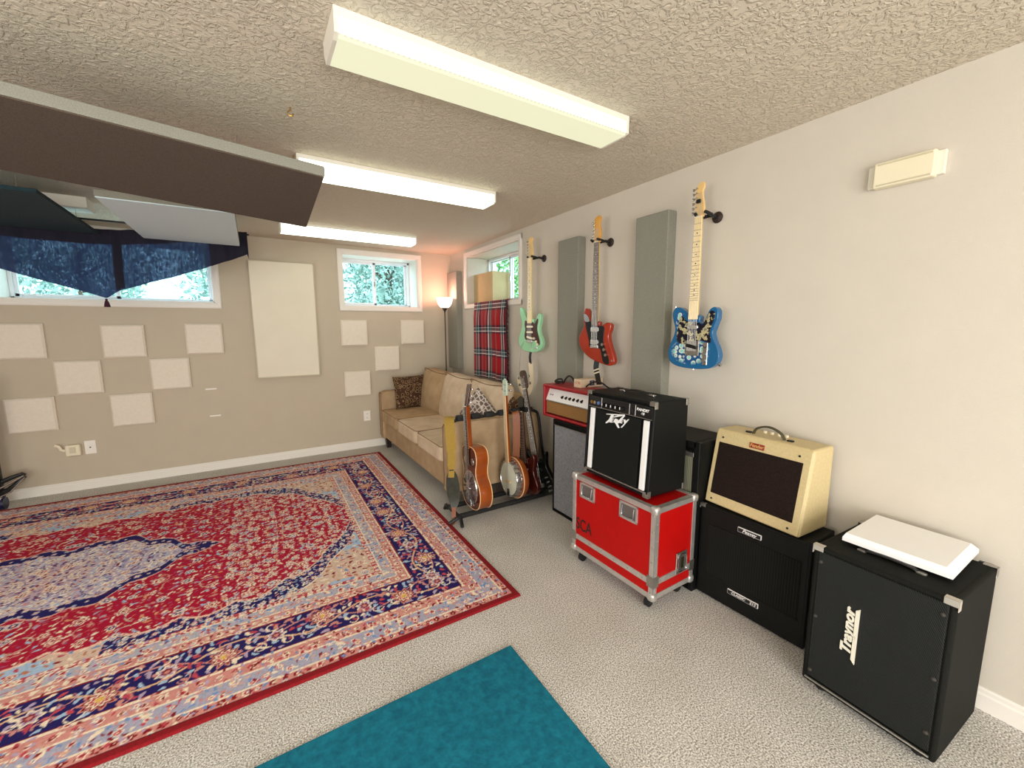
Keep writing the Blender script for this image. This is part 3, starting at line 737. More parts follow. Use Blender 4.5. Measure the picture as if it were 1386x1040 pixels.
meteora = [(.030, .300), (.036, .275), (.055, .268), (.075, .282), (.098, .293), (.124, .292), (.140, .275), (.138, .245), (.124, .205), (.128, .165), (.148, .11), (.172, .052), (.178, .012), (.160, -.012), (.12, -.018), (.06, -.005), (0, .010),
           (-.05, .030), (-.105, .065), (-.148, .115), (-.162, .165), (-.148, .210), (-.122, .25), (-.112, .285), (-.118, .33), (-.115, .375), (-.098, .402), (-.075, .392), (-.055, .350), (-.030, .318)]
def hanger(y, z, lab, lean=0.0):
    t = thing('guitar_hanger', lab, 'guitar hanger', (0, y, z), R90)
    G().lathe([(.030, 0), (.032, -.006), (.028, -.014), (.016, -.02), (0, -.02)][::-1], (0, 0, 0), 24, 'y').build('wall_plate', MT['darkwood'], t)
    G().tube([(0, -.015, 0), (0, -.06, .004), (0, -.095, -.004)], [.011, .010, .011], 10).build('arm', MT['black'], t)
    for s in (-1, 1):
        G().tube([(0, -.092, -.004), (s*.020, -.098, -.006), (s*.032, -.115, -.005), (s*.034, -.155, .0), (s*.030, -.17, .004)], [.009, .010, .010, .0095, .008], 10).build('yoke_prong', MT['rubber'], t)
    return t
BX = -.150
# --- green guitar
hanger(-2.113, 2.105, 'black guitar hanger holding the green guitar')
t = thing('electric_guitar', 'pale green electric guitar with brown pickguard hanging nearest the window', 'guitar', (BX, -2.103, 1.262), face(9))
G().prism(spline(strat), 0, .042).build('body', MT['surf'], t, bevel=.008, segs=3)
G().prism(spline([(.03, .27), (.06, .255), (.085, .285), (.10, .30), (.106, .28), (.095, .24), (.092, .20), (.105, .16), (.118, .125), (.128, .09), (.12, .062), (.09, .09), (.05, .10), (-.02, .105), (-.06, .112), (-.072, .15), (-.062, .20), (-.07, .25), (-.06, .285), (-.03, .27)]), -.004, .001).build('pickguard', MT['tort'], t, bevel=.001)
for z, tl in ((.228, 0), (.178, 0), (.128, .22)): pickup(t, z, .078, .018, MT['cream'], tl)
g = G().box(-.036, .036, -.012, 0, .082, .104); g.build('bridge', MT['chrome'], t, bevel=.002)
for x, z in ((.062, .122), (.086, .096), (.104, .070)): G().cyl((x, -.016, z), (x, -.003, z), .0105, .009, 16).build('control_knob', MT['cream'], t)
G().box(.068, .098, -.007, .0, .028, .046).build('jack_plate', MT['chrome'], t, bevel=.004)
G().tube([(.035, -.012, .09), (.05, -.03, .06), (.055, -.032, .02)], .0025, 6).build('tremolo_arm', MT['chrome'], t)
nk = neck(t, .28, .832, MT['maple_lt'], MT['maple_lt'], dots=MT['blk_plastic'])
hs = G().prism(spline([(x, z+.832) for x, z in head6()], 4), -.002, .013).build('headstock', MT['maple'], t, bevel=.002)
tuners(hs, [(-.02+.003*k*0, .855+.025*k, -1) for k in range(6)])
strings(t, .095, .95)
tag(G().tube([(-.165, -2.02, 1.35), (-.175, -1.99, 1.30), (-.178, -1.965, 1.1), (-.17, -1.955, .98)], .0022, 6).build('hanging_string', MT['steel']), 'thin wire dangling below the green guitar', 'wire')
t = thing('guitar_strap', 'cream strap with a black leather end hanging under the green guitar', 'strap', (-.14, -2.10, 0))
def ribbon(pts, wid, th=.003, wdir=(0, 1, 0)):
    vs = []; fs = []; W_ = Vector(wdir).normalized(); ws = wid if isinstance(wid, list) else [wid]*len(pts)
    m_ = len(pts)
    for i, p in enumerate(pts):
        p = Vector(p); a = Vector(pts[max(i-1, 0)]); b = Vector(pts[min(i+1, m_-1)]); tt = (b-a).normalized()
        wd = (W_-tt*W_.dot(tt))
        wd = wd.normalized() if wd.length > 1e-3 else Vector((0, 0, 1))
        nn = tt.cross(wd).normalized()*th/2; ww = wd*ws[i]/2
        vs += [p-ww-nn, p+ww-nn, p+ww+nn, p-ww+nn]
    for i in range(m_-1):
        for k in range(4):
            k2 = (k+1) % 4; fs.append((i*4+k, i*4+k2, (i+1)*4+k2, (i+1)*4+k))
    fs += [(3, 2, 1, 0), tuple((m_-1)*4+k for k in range(4))]
    return G().add(vs, fs)
ribbon(spline([(0, 0, 1.265), (-.012, -.004, 1.21), (-.01, -.01, 1.15)], 5, False), .034, .004).build('leather_end', MT['black'], t)
ribbon(spline([(-.01, -.010, 1.16), (-.005, -.02, 1.05), (-.0, -.015, .97), (-.005, .02, .885), (-.01, .08, .86), (-.015, .14, .90), (-.015, .175, .98), (-.01, .18, 1.02)], 8, False), .05, .004, (-.3, 1, 0)).build('webbing', mat('cream_webbing', (222, 206, 176), .8), t)
# --- orange guitar
hanger(-2.942, 2.105, 'black guitar hanger holding the orange-red guitar')
t = thing('electric_guitar', 'orange-red offset electric guitar with black pickguard, middle of the three hanging', 'guitar', (BX, -2.955, 1.222), face(7))
G().prism(spline(meteora), 0, .042).build('body', MT['orange_lac'], t, bevel=.008, segs=3)
G().prism(spline([(-.095, .345), (-.065, .335), (-.03, .285), (.03, .27), (.07, .27), (.085, .25), (.082, .20), (.082, .15), (.105, .09), (.130, .035), (.135, .0), (.11, -.008), (.082, .01), (.065, .06), (.045, .105), (-.045, .115), (-.055, .16), (-.075, .22), (-.092, .28)]), -.004, .001).build('pickguard', MT['blk_plastic'], t, bevel=.001)
for z in (.243, .150): pickup(t, z, .072, .036, MT['chrome'])
G().prism(spline([(-.105, .36), (-.07, .345), (-.05, .31), (-.07, .30), (-.1, .31)]), -.006, -.003).build('reflective_horn_plate', MT['chrome'], t)
G().box(-.036, .036, -.012, 0, .105, .128).build('bridge', MT['chrome'], t, bevel=.002)
for x, z in ((.078, .135), (.094, .098), (.110, .060)): G().cyl((x, -.016, z), (x, -.003, z), .011, .010, 16).build('control_knob', MT['chrome'], t)
G().cyl((.16, -.002, .02), (.16, .004, .02), .008, n=12).build('output_jack', MT['chrome'], t)
neck(t, .30, .868, MT['rosewood'], MT['maple'], dots=MT['cream'])
hs = G().prism(spline([(x*1.08, z*.98+.868) for x, z in head6()], 4), -.002, .013).build('headstock', mat('amber_maple', (206, 150, 62), .35, coat=.3), t, bevel=.002)
tuners(hs, [(-.02, .888+.024*k, -1) for k in range(6)])
strings(t, .115, .96)
t = thing('guitar_strap', 'dark woven strap with pale stripes hanging under the orange-red guitar', 'strap', (-.135, -2.965, 0))
ribbon(spline([(0, 0, 1.235), (-.012, -.005, 1.18), (-.01, -.02, 1.12), (0.0, -.03, 1.056)], 5, False), .052, .004, (0, 1, .1)).build('webbing', MT['black'], t)
ribbon([(-.0145, -.008, 1.172), (-.0142, -.010, 1.160)], .053, .004).ribbon if False else None
G().add(*[ribbon([(-.0145, -.009, 1.172), (-.0142, -.012, 1.163)], .053, .006).v, ribbon([(-.0145, -.009, 1.172), (-.0142, -.012, 1.163)], .053, .006).f]).add(*[ribbon([(-.014, -.014, 1.150), (-.0137, -.017, 1.141)], .053, .006).v, ribbon([(-.014, -.014, 1.150), (-.0137, -.017, 1.141)], .053, .006).f]).build('pale_stripes', MT['cream'], t)
# --- blue guitar
hanger(-3.779, 2.10, 'black guitar hanger holding the blue floral guitar')
def tele_paint():
    m = mat('blue_floral_finish', (6, 92, 142), 0.25, coat=0.6)
    nt = m.node_tree; b = nt.nodes['Principled BSDF']
    tc = nt.nodes.new('ShaderNodeTexCoord'); sp = nt.nodes.new('ShaderNodeSeparateXYZ'); nt.links.new(tc.outputs['Object'], sp.inputs[0])
    v = nt.nodes.new('ShaderNodeTexVoronoi'); v.inputs['Scale'].default_value = 36; v.inputs['Randomness'].default_value = .7
    nt.links.new(tc.outputs['Object'], v.inputs['Vector'])
    cr = nt.nodes.new('ShaderNodeValToRGB'); el = cr.color_ramp.elements
    while len(el) < 5: el.new(.5)
    for e, (p, c) in zip(el, [(0, (40, 120, 190)), (.16, (150, 220, 210)), (.34, (130, 205, 200)), (.46, (236, 240, 222)), (.60, (12, 78, 136))]): e.position = p; e.color = srgb(*c)
    nt.links.new(v.outputs['Distance'], cr.inputs[0])
    # soft-edged floral patch: an ellipse on the lower middle of the body, and a thin one near the shoulder
    def ell(cx, cz, rx, rz):
        d = nt.nodes.new('ShaderNodeVectorMath'); d.operation = 'SUBTRACT'; d.inputs[1].default_value = (cx, 0, cz)
        s = nt.nodes.new('ShaderNodeVectorMath'); s.operation = 'MULTIPLY'; s.inputs[1].default_value = (1/rx, 0, 1/rz)
        l = nt.nodes.new('ShaderNodeVectorMath'); l.operation = 'LENGTH'
        nt.links.new(tc.outputs['Object'], d.inputs[0]); nt.links.new(d.outputs[0], s.inputs[0]); nt.links.new(s.outputs[0], l.inputs[0])
        mr = nt.nodes.new('ShaderNodeMapRange'); mr.inputs[1].default_value = .8; mr.inputs[2].default_value = 1.05; mr.inputs[3].default_value = 1; mr.inputs[4].default_value = 0
        nt.links.new(l.outputs['Value'], mr.inputs[0]); return mr
    e1 = ell(-.015, .095, .122, .075); e2 = ell(-.085, .27, .03, .06)
    mx0 = nt.nodes.new('ShaderNodeMath'); mx0.operation = 'MAXIMUM'; nt.links.new(e1.outputs[0], mx0.inputs[0]); nt.links.new(e2.outputs[0], mx0.inputs[1])
    mx = nt.nodes.new('ShaderNodeMix'); mx.data_type = 'RGBA'; mx.inputs[6].default_value = srgb(6, 92, 142)
    nt.links.new(mx0.outputs[0], mx.inputs[0]); nt.links.new(cr.outputs[0], mx.inputs[7]); nt.links.new(mx.outputs[2], b.inputs['Base Color'])
    return m
MT['telepaint'] = tele_paint()
MT['teleguard'] = mix_mat('black_cream_floral', [(0.40, (14, 16, 34)), (0.52, (20, 20, 36)), (0.56, (196, 186, 140)), (0.66, (120, 120, 110))], 30, rough=.25, detail=2, coat=.4)
t = thing('electric_guitar', 'blue electric guitar with a white floral patch and patterned black pickguard', 'guitar', (-.152, -3.765, 1.244), face(1))
G().prism(spline(tele), 0, .044).build('body', MT['telepaint'], t, bevel=.004, segs=2)
G().prism(spline([(-.09, .285), (-.075, .30), (-.04, .27), (.03, .262), (.056, .252), (.07, .268), (.085, .30), (.105, .325), (.125, .315), (.122, .275), (.108, .235), (.103, .20), (.112, .165), (.105, .148), (.05, .160), (.0, .15), (-.05, .135), (-.095, .150), (-.105, .19), (-.095, .24)]), -.004, .001).build('pickguard', MT['teleguard'], t, bevel=.001)
pickup(t, .236, .068, .020, MT['chrome'])
G().box(-.043, .043, -.006, 0, .072, .158).build('bridge', MT['steel'], t, bevel=.002)
pickup(t, .125, .072, .020, MT['blk_plastic'], .22, -.008)
G().box(.068, .096, -.005, 0, .022, .150).build('control_plate', MT['chrome'], t, bevel=.004)
for x, z in ((.082, .085), (.082, .048)): G().cyl((x, -.020, z), (x, -.004, z), .0095, n=16).build('control_knob', MT['chrome'], t)
G().tube([(.082, -.004, .118), (.082, -.018, .128)], .003, 8).build('selector_switch', MT['blk_plastic'], t)
for x, z in ((-.137, .345), (0, -.012)): G().cyl((x, .02, z), (x, .02, z+.014), .005, n=10).build('strap_button', MT['chrome'], t)
G().cyl((.158, .02, .03), (.168, .02, .026), .010, n=14).build('output_jack', MT['chrome'], t)
neck(t, .30, .842, MT['maple_lt'], MT['maple_lt'], dots=MT['blk_plastic'])
hs = G().prism(spline([(-.021, .842), (-.024, .862), (-.030, .885), (-.029, .93), (-.028, .98), (-.022, 1.008), (0, 1.026), (.016, 1.022), (.020, 1.0), (.012, .975), (.014, .95), (.022, .915), (.026, .885), (.022, .86), (.021, .842)], 5), -.002, .013).build('headstock', MT['maple'], t, bevel=.002)
tuners(hs, [(-.018, .87+.025*k, -1) for k in range(6)])
G().rcube((-.004, -.008, .925), (.026, .014, .022), 5, 4).build('clip_on_tuner', MT['blk_plastic'], t)
strings(t, .10, .97)

# ------------------------------------------------------------------ floor lamp
t = thing('floor_lamp', 'lit torchiere floor lamp with glass bowl shade in the corner behind the sofa', 'floor lamp', (-.205, -.26, 0))
G().lathe([(0, 0), (.13, 0), (.13, .012), (.04, .03), (.014, .05), (0.012, .05)], (0, 0, 0), 32).build('lamp_base', MT['lampmetal'], t)
G().cyl((0, 0, .04), (0, 0, 1.70), .009, n=14).build('pole', MT['lampmetal'], t)
G().lathe([(0.01, 1.68), (.014, 1.70), (.035, 1.725), (.04, 1.735)], (0, 0, 0), 24).build('shade_holder', MT['lampmetal'], t)
G().lathe([(.035, 1.732), (.06, 1.745), (.085, 1.78), (.10, 1.83), (.108, 1.862), (.104, 1.862), (.096, 1.83), (.08, 1.784), (.055, 1.752), (.03, 1.74)], (0, 0, 0), 36).build('lamp_shade', MT['lampshade'], t)
l = bpy.data.lights.new('lamp_bulb', 'POINT'); l.energy = 6.5; l.color = (1.0, .40, .30); l.shadow_soft_size = .04
lo = bpy.data.objects.new('lamp_bulb', l); COL.objects.link(lo); lo.location = (-.205, -.26, 1.90)

# ------------------------------------------------------------------ cardboard box and plaid blanket on the ledge
t = thing('cardboard_box', 'plain cardboard box standing on the deep window ledge', 'box', (0.24, -.745, 1.784))
BXW, BXD, BXH = .30, .47, .345
G().box(-.15, .15, -.235, .235, 0, BXH).build('carton_body', MT['card'], t, bevel=.003)
G().box(-.15, -.003, -.235, .235, BXH, BXH+.003).box(.003, .15, -.235, .235, BXH, BXH+.003).build('top_flaps', MT['card'], t)
def blanket():
    y0, y1 = -1.505, -.755
    L_top, L_drop = .34, .865
    nu, nv = 260, 150          # along the drop, across
    V = []; C = []
    R_ = lin((156, 14, 24)); D = lin((28, 24, 44)); Wt = lin((226, 222, 220)); T_ = lin((30, 84, 88)); K = lin((96, 18, 34))
    for i in range(nu+1):
        s = (L_top+L_drop)*i/nu
        for j in range(nv+1):
            v = j/nv; y = y0+(y1-y0)*v
            fold = .010*math.sin(v*19+.6)+.007*math.sin(v*41+1)
            if s < L_top:
                x = .34-s; z = RZ0+.010
            else:
                d = s-L_top; x = -.030-.012*min(1, d*6)+fold*min(1, d*4)-.006*d; z = RZ0+.006-d
                y += .012*math.sin(d*7)*(1-v)
                z += -.006*math.cos(v*6)*d
            if s < L_top and s > L_top-.03: x = x-(.03)*(s-L_top+.03)/.03
            V.append((x, y, z))
            a = (v*.75/.28+.22) % 1; b = ((s-L_top)/.26+.30) % 1
            def band(q):
                # returns colour code weights
                if .40 <= q < .43 or .55 <= q < .58: return 'w'
                if .30 <= q < .40 or .58 <= q < .68: return 'd'
                if .43 <= q < .55: return 't'
                return 'r'
            A_, B_ = band(a), band(b)
            c = {'r': R_, 'd': D, 't': T_, 'w': Wt}
            if A_ == 'r' and B_ == 'r': col = R_
            else:
                ca, cb = c[A_], c[B_]
                if A_ == 'r': col = cb*.8+R_*.2 if B_ == 'w' else (cb*.6+R_*.4 if B_ != 'r' else R_)
                elif B_ == 'r': col = ca*.8+R_*.2 if A_ == 'w' else ca*.6+R_*.4
                else: col = (ca+cb)/2
            C.append(col)
    F = []
    for i in range(nu):
        for j in range(nv):
            a = i*(nv+1)+j; F.append((a, a+1, a+nv+2, a+nv+1))
    t = thing('plaid_blanket', 'red tartan blanket draped over the ledge of the deep window', 'blanket', (0, 0, 0))
    me = bpy.data.meshes.new('woven_cloth'); me.from_pydata(V, [], F); me.shade_smooth()
    color_attr(me, np.array(C)); me.materials.append(attr_mat('plaid_weave', bump=(300, .3), sheen=.2))
    o = bpy.data.objects.new('woven_cloth', me); COL.objects.link(o); o.parent = t
    so = o.modifiers.new('Solid', 'SOLIDIFY'); so.thickness = .006; so.offset = 0
    g = G(); rr = random.Random(3)
    for k in range(110):
        d = .865*k/109+.004; z = RZ0-d; y = y0+.012*math.sin(d*7)
        l_ = rr.uniform(.03, .05)
        g.tube([(-.044, y+.002, z), (-.046+rr.uniform(-.006, .006), y-l_*.6, z-.006), (-.045+rr.uniform(-.01, .01), y-l_, z-.018)], [.0035, .004, .002], 5)
    g.build('fringe', mat('dark_maroon_fringe', (66, 14, 26), .9), t)
blanket()

# ------------------------------------------------------------------ sofa
SX, SY = -1.03, -1.145
t = thing('sofa', 'taupe three-seat sofa against the right wall under the deep window', 'sofa', (SX, SY, 0), R90)
HL = 1.075
G().box(-HL+.06, HL-.06, .03, .88, .125, .36).build('base', MT['sofa'], t, bevel=.02, segs=3)
for s in (-1, 1):
    g = G(); a, b = (HL-.115, HL) if s > 0 else (-HL, -HL+.115)
    pr = spline([(0.0, .125), (0.0, .40), (.0, .66), (.03, .70), (.10, .712), (.5, .705), (.86, .70), (.90, .66), (.90, .40), (.90, .125)], 4, False)
    n = len(pr)
    g.add([(a, y, z) for y, z in pr]+[(b, y, z) for y, z in pr], [tuple(range(n)), tuple(range(2*n-1, n-1, -1))]+[(i, i+n, (i+1) % n+n, (i+1) % n) for i in range(n)])
    arm = g.build('arm', MT['sofa'], t, bevel=.016, segs=3)
    xf = a+.012 if s > 0 else b-.012
    G().tube([(a+.012, -.002, .16), (a+.012, -.002, .67), (a+.03, -.0, .695), (b-.03, -.0, .695), (b-.012, -.002, .67), (b-.012, -.002, .16)], .005, 8).build('piping', MT['piping'], arm)
G().rcube((0, .80, .50), (2*HL-.2, .20, .74), 8, 10).build('backrest', MT['sofa'], t)
sw = (2*HL-.23)/3
for k in range(3):
    cx = (k-1)*sw
    c = G().rcube((cx, .355, .425), (sw-.004, .75, .145), 12, 16, crown=.014).build('seat_cushion', MT['sofa'] if k == 0 else MT['sofa_lit'], t, angle=80)
    zz = .425+.063
    a, b = sw/2-.012, .365
    pts = []
    for (sx_, sy_, a0_) in ((1, -1, -90), (1, 1, 0), (-1, 1, 90), (-1, -1, 180)):
        for q_ in range(6):
            an_ = math.radians(a0_+q_*18); pts.append((cx+sx_*(a-.045)+.045*math.cos(an_), .355+sy_*(b-.045)+.045*math.sin(an_), zz))
    G().tube(pts, .0045, 8, closed=True).build('piping', MT['piping'], c)
    def lean(v, q): return [v[0], v[1]+.26*v[2]+.0, v[2]]
    rot_z = (.14, .10, .06)[k]
    bc = G().rcube((0, 0, 0), (sw-.02, .15, .49), 6.5, 16, fn=lambda v, q: [v[0]*(1+.02*q.z), v[1]*(1+.75*(1-q.x**2)*(1-q.z**2))+.24*v[2], v[2]+.022*(abs(q.x)**3)*max(0, q.z)])
    o = bc.build('back_cushion', MT['sofa'] if k == 0 else MT['sofa_lit'], t, loc=(cx, .60, .715), rot=(0, (.07, .05, .02)[k], rot_z), angle=80)
    zc = .236
    G().tube(spline([(-sw/2+.045, -.068+.24*.22, zc-.02), (-sw/2+.03, -.066+.24*.24, zc+.012), (0, -.070+.24*.235, zc-.008), (sw/2-.03, -.066+.24*.24, zc+.012), (sw/2-.045, -.068+.24*.22, zc-.02)], 6, False), .005, 8).build('piping', MT['piping'], o)
for x in (-HL+.08, HL-.08):
    for y in (.07, .82): G().hexa([(x-.025, y-.025, 0), (x+.025, y-.025, 0), (x+.025, y+.025, 0), (x-.025, y+.025, 0), (x-.035, y-.035, .13), (x+.035, y-.035, .13), (x+.035, y+.035, .13), (x-.035, y+.035, .13)]).build('leg', MT['darkwood'], t, bevel=.003)
def tpillow(lab, loc, rot, w_, h_, th, m):
    o = G().pillow(w_, h_, th).build('throw_pillow', m, loc=loc, rot=rot, angle=60); tag(o, lab, 'pillow', None)
tpillow('dark brown circle-patterned throw pillow at the far end of the sofa', (-.70, -.27, .70), (math.radians(-12), 0, math.radians(8)), .42, .40, .15, MT['leopard'])
tpillow('grey and white lattice throw pillow behind the steel-faced guitar', (-.58, -1.90, .68), (0, math.radians(42), math.radians(-70)), .38, .38, .14, MT['greypat'])
tpillow('brown throw pillow behind the banjo headstock', (-.36, -2.0, .72), (0, math.radians(20), math.radians(-75)), .34, .34, .12, MT['leopard'])

# ------------------------------------------------------------------ instrument rack
RY = -2.36
t = thing('guitar_rack', 'black tube guitar rack with padded top bar in front of the sofa arm', 'guitar rack', (0, 0, 0))
G().tube(spline([(-1.07, RY, .10), (-1.07, RY, .40), (-1.065, RY, .72), (-1.02, RY, .772)], 6, False)+[(-.6, RY, .78)]+spline([(-.36, RY, .782), (-.28, RY, .765), (-.235, RY, .70), (-.19, RY, .40), (-.12, RY, .08)], 6, False), .013, 12).build('top_frame', MT['black'], t)
for k in range(6):
    x = -.98+k*.125
    G().rcube((x, RY-.004, .787), (.085, .055, .045), 5, 5).build('neck_rest', MT['rubber'], t)
for y in (-2.30, -2.50):
    G().tube([(-1.09, y, .055), (-.12, y, .055)], .020, 12).build('padded_base_bar', MT['rubber'], t)
for x in (-1.075, -.125):
    G().tube([(x, -2.25, .055), (x-.0, -2.53, .055), (x-.02, -2.60, .02)], .014, 10).tube([(x, -2.25, .055), (x-.01, -2.24, .02)], .014, 10).build('foot', MT['black'], t)
G().tube([(-1.075, -2.50, .05), (-1.16, -2.50, .02)], .014, 10).build('foot', MT['black'], t)

TL = math.radians(7)
def rackrot(a=TL, z=0): return (0, -a, -PI/2+math.radians(z))
# resonator guitar
t = thing('resonator_guitar', 'sunburst resonator guitar with a round steel cover, first on the rack', 'guitar', (-.955, -2.475, .085), rackrot(math.radians(5.5), -3))
dread = [(0, 0), (.07, .004), (.13, .03), (.170, .085), (.180, .14), (.165, .195), (.133, .24), (.115, .28), (.120, .33), (.138, .375), (.140, .42), (.120, .465), (.07, .485), (0, .488)]
dread = dread+[(-x, z) for x, z in dread[-2:0:-1]]
sd = spline(dread, 5)
G().prism(sd, .004, .10).build('body_rim', MT['mahog'], t, bevel=.002)
G().prism(sd, -.001, .005).build('soundboard', MT['spruce_dk'], t)
G().tube([(x*1.0, .001, z) for x, z in sd], .0035, 6, closed=True).tube([(x, .10, z) for x, z in sd], .0035, 6, closed=True).build('binding', MT['binding'], t)
c = G().lathe([(0, -.020), (.03, -.020), (.05, -.016), (.10, -.012), (.128, -.008), (.134, -.001)], (0, 0, .165), 48, 'y').build('resonator_cover', MT['chrome'], t)
g = G()
for k in range(12):
    a = 2*PI*k/12; g.tube([(.06*math.cos(a), -.017, .165+.06*math.sin(a)), (.105*math.cos(a), -.0125, .165+.105*math.sin(a))], .006, 6, flat=.5)
g.build('cover_slots', MT['slot'], c)
G().rcube((0, -.022, .165), (.075, .014, .02), 4, 4).build('bridge_guard', MT['chrome'], t)
G().prism([(-.022, .02), (.022, .02), (.016, .075), (-.016, .075)], -.014, -.006).build('tailpiece', MT['chrome'], t)
for s in (-1, 1): G().lathe([(0, -.006), (.024, -.006), (.029, -.001)], (s*.068, 0, .375), 24, 'y').build('sound_port', MT['chrome'], t)
neck(t, .47, .80, MT['rosewood'], MT['mahog'], dots=MT['cream'], yb=.03, y=-.01)
G().box(-.022, .022, -.018, -.01, .34, .46).build('fingerboard_end', MT['rosewood'], t)
hs = G().hexa([(-.022, -.006, .80), (.022, -.006, .80), (.022, .012, .80), (-.022, .012, .80), (-.034, .03, .97), (.034, .03, .97), (.034, .045, .97), (-.034, .045, .97)]).build('headstock', MT['cherry'], t, bevel=.004)
for s in (-1, 1):
    for k in range(3):
        z = .83+.05*k; y = .012+.2*(z-.80); G().tube([(s*.028, y, z), (s*.05, y, z)], .003, 6).rcube((s*.056, y, z), (.014, .010, .018), 4, 3).build('tuning_peg', MT['chrome'], hs)
strings(t, .05, .90, y=-.020, y2=-.028)
# banjo
t = thing('banjo', 'open-faced banjo with white drum head standing second on the rack', 'banjo', (-.60, -2.46, .09), rackrot(math.radians(4.2), -3))
PR = .142; PC = (0, 0, .155)
G().lathe([(PR-.002, 0.0), (PR, .004), (PR, .06), (PR-.01, .062)], PC, 56, 'y').build('pot_rim', MT['chrome'], t)
G().lathe([(0, -.001), (PR-.008, -.001), (PR-.003, .004)], PC, 56, 'y').build('drum_head', MT['drumhead'], t)
G().tube([(PC[0]+(PR+.002)*math.cos(a*PI/28), .0, PC[2]+(PR+.002)*math.sin(a*PI/28)) for a in range(56)], .005, 8, closed=True).build('tension_hoop', MT['chrome'], t)
for k in range(24):
    g = G(); a = 2*PI*k/24; x, z = (PR+.010)*math.cos(a), PC[2]+(PR+.010)*math.sin(a)
    g.cyl((x, -.006, z), (x, .045, z), .0032, n=6); g.rcube((x, .042, z), (.012, .014, .012), 5, 2)
    g.build('tension_bracket', MT['chrome'], t)
G().lathe([(PR+.004, .048), (PR+.026, .050), (PR+.028, .056), (PR+.026, .085), (PR+.012, .105), (PR-.03, .112), (0, .114)], PC, 56, 'y').build('resonator_bowl', MT['mahog'], t)
G().tube([(PC[0]+(PR+.027)*math.cos(a*PI/28), .052, PC[2]+(PR+.027)*math.sin(a*PI/28)) for a in range(56)], .004, 6, closed=True).build('bowl_binding', MT['binding'], t)
G().hexa([(-.026, -.006, .295), (.026, -.006, .295), (.016, .02, .295), (-.016, .02, .295), (-.018, -.006, .845), (.018, -.006, .845), (.011, .016, .845), (-.011, .016, .845)]).build('neck', MT['mahog'], t, bevel=.003)
G().hexa([(-.027, -.012, .29), (.027, -.012, .29), (.027, -.006, .29), (-.027, -.006, .29), (-.018, -.012, .845), (.018, -.012, .845), (.018, -.006, .845), (-.018, -.006, .845)]).build('fingerboard', MT['binding'], t)
hs = G().prism([(-.018, .845), (-.03, .875), (-.024, .90), (-.034, .93), (-.028, .965), (-.012, .975), (0, .985), (.012, .975), (.028, .965), (.034, .93), (.024, .90), (.03, .875), (.018, .845)], -.006, .010).build('headstock', mat('pearl_face', (190, 210, 190), .25), t, bevel=.002)
for s in (-1, 1):
    for k in range(2):
        z = .885+.05*k; G().cyl((s*.02, -.01, z), (s*.02, .035, z), .005, n=8).rcube((s*.02, .042, z), (.018, .014, .016), 4, 3).build('tuning_peg', MT['chrome'], hs)
G().cyl((-.02, 0, .66), (-.04, 0, .66), .005, n=8).rcube((-.046, 0, .66), (.012, .012, .014), 4, 3).build('fifth_string_peg', MT['chrome'], t)
G().prism([(-.016, .012), (.016, .012), (.012, .07), (-.012, .07)], -.012, -.004).build('tailpiece', MT['blk_plastic'], t)
G().box(-.035, .035, -.016, -.001, .128, .136).build('bridge', MT['maple'], t)
strings(t, .05, .93, 4, .018, .012, -.016)
# cherry electric behind the banjo
t = thing('electric_guitar', 'dark cherry electric guitar mostly hidden behind the banjo', 'guitar', (-.43, -2.46, .085), rackrot(math.radians(6), 4))
G().prism(spline(strat), 0, .042).build('body', MT['cherry'], t, bevel=.008)
neck(t, .28, .70, MT['rosewood'], MT['cherry'])
G().prism([(-.021, .70), (-.036, .73), (-.038, .81), (0, .83), (.038, .81), (.036, .73), (.021, .70)], -.002, .013).build('headstock', MT['blk_lac'], t, bevel=.002)
pickup(t, .2, .07, .036, MT['chrome']); pickup(t, .13, .07, .036, MT['chrome'])
# black bass
t = thing('bass_guitar', 'black bass guitar with pointed horns and dark fingerboard, last on the rack', 'guitar', (-.325, -2.53, .085), rackrot(math.radians(12.5), 12))
bass = [(.032, .295), (.038, .27), (.055, .268), (.072, .295), (.092, .335), (.112, .352), (.116, .325), (.104, .27), (.102, .225), (.122, .18), (.150, .13), (.170, .075), (.158, .03), (.11, .0), (.04, -.012), (-.04, -.008), (-.11, .01), (-.158, .05), (-.165, .10), (-.145, .155), (-.115, .205), (-.106, .25), (-.118, .31), (-.132, .365), (-.122, .385), (-.098, .355), (-.075, .315), (-.04, .298)]
G().prism(spline(bass, 5), 0, .042).build('body', MT['blk_lac'], t, bevel=.006)
for z in (.20, .12): pickup(t, z, .09, .03, MT['blk_plastic'])
G().box(-.035, .035, -.016, 0, .05, .085).build('bridge', MT['steel'], t, bevel=.002)
for x, z in ((.095, .10), (.108, .065), (.115, .03), (.08, .135)): G().cyl((x, -.016, z), (x, 0, z), .009, n=14).build('control_knob', MT['chrome'], t)
neck(t, .28, .90, MT['rosewood'], MT['rosewood'], w0=.032, w1=.022, dots=MT['cream'])
hs = G().prism(spline([(-.022, .90), (-.034, .92), (-.036, .97), (-.034, 1.03), (-.02, 1.055), (.02, 1.055), (.034, 1.03), (.036, .97), (.034, .92), (.022, .90)], 4), -.002, .014).build('headstock', MT['rosewood'], t, bevel=.002)
for s in (-1, 1):
    for k in range(2): z = .94+.06*k; G().cyl((s*.018, -.01, z), (s*.018, .01, z), .007, n=10).tube([(s*.018, .006, z), (s*.055, .006, z)], .004, 6).rcube((s*.062, .006, z), (.012, .02, .024), 4, 3).build('tuning_peg', MT['chrome'], hs)
strings(t, .07, .99, 4, .026, .016, -.014)
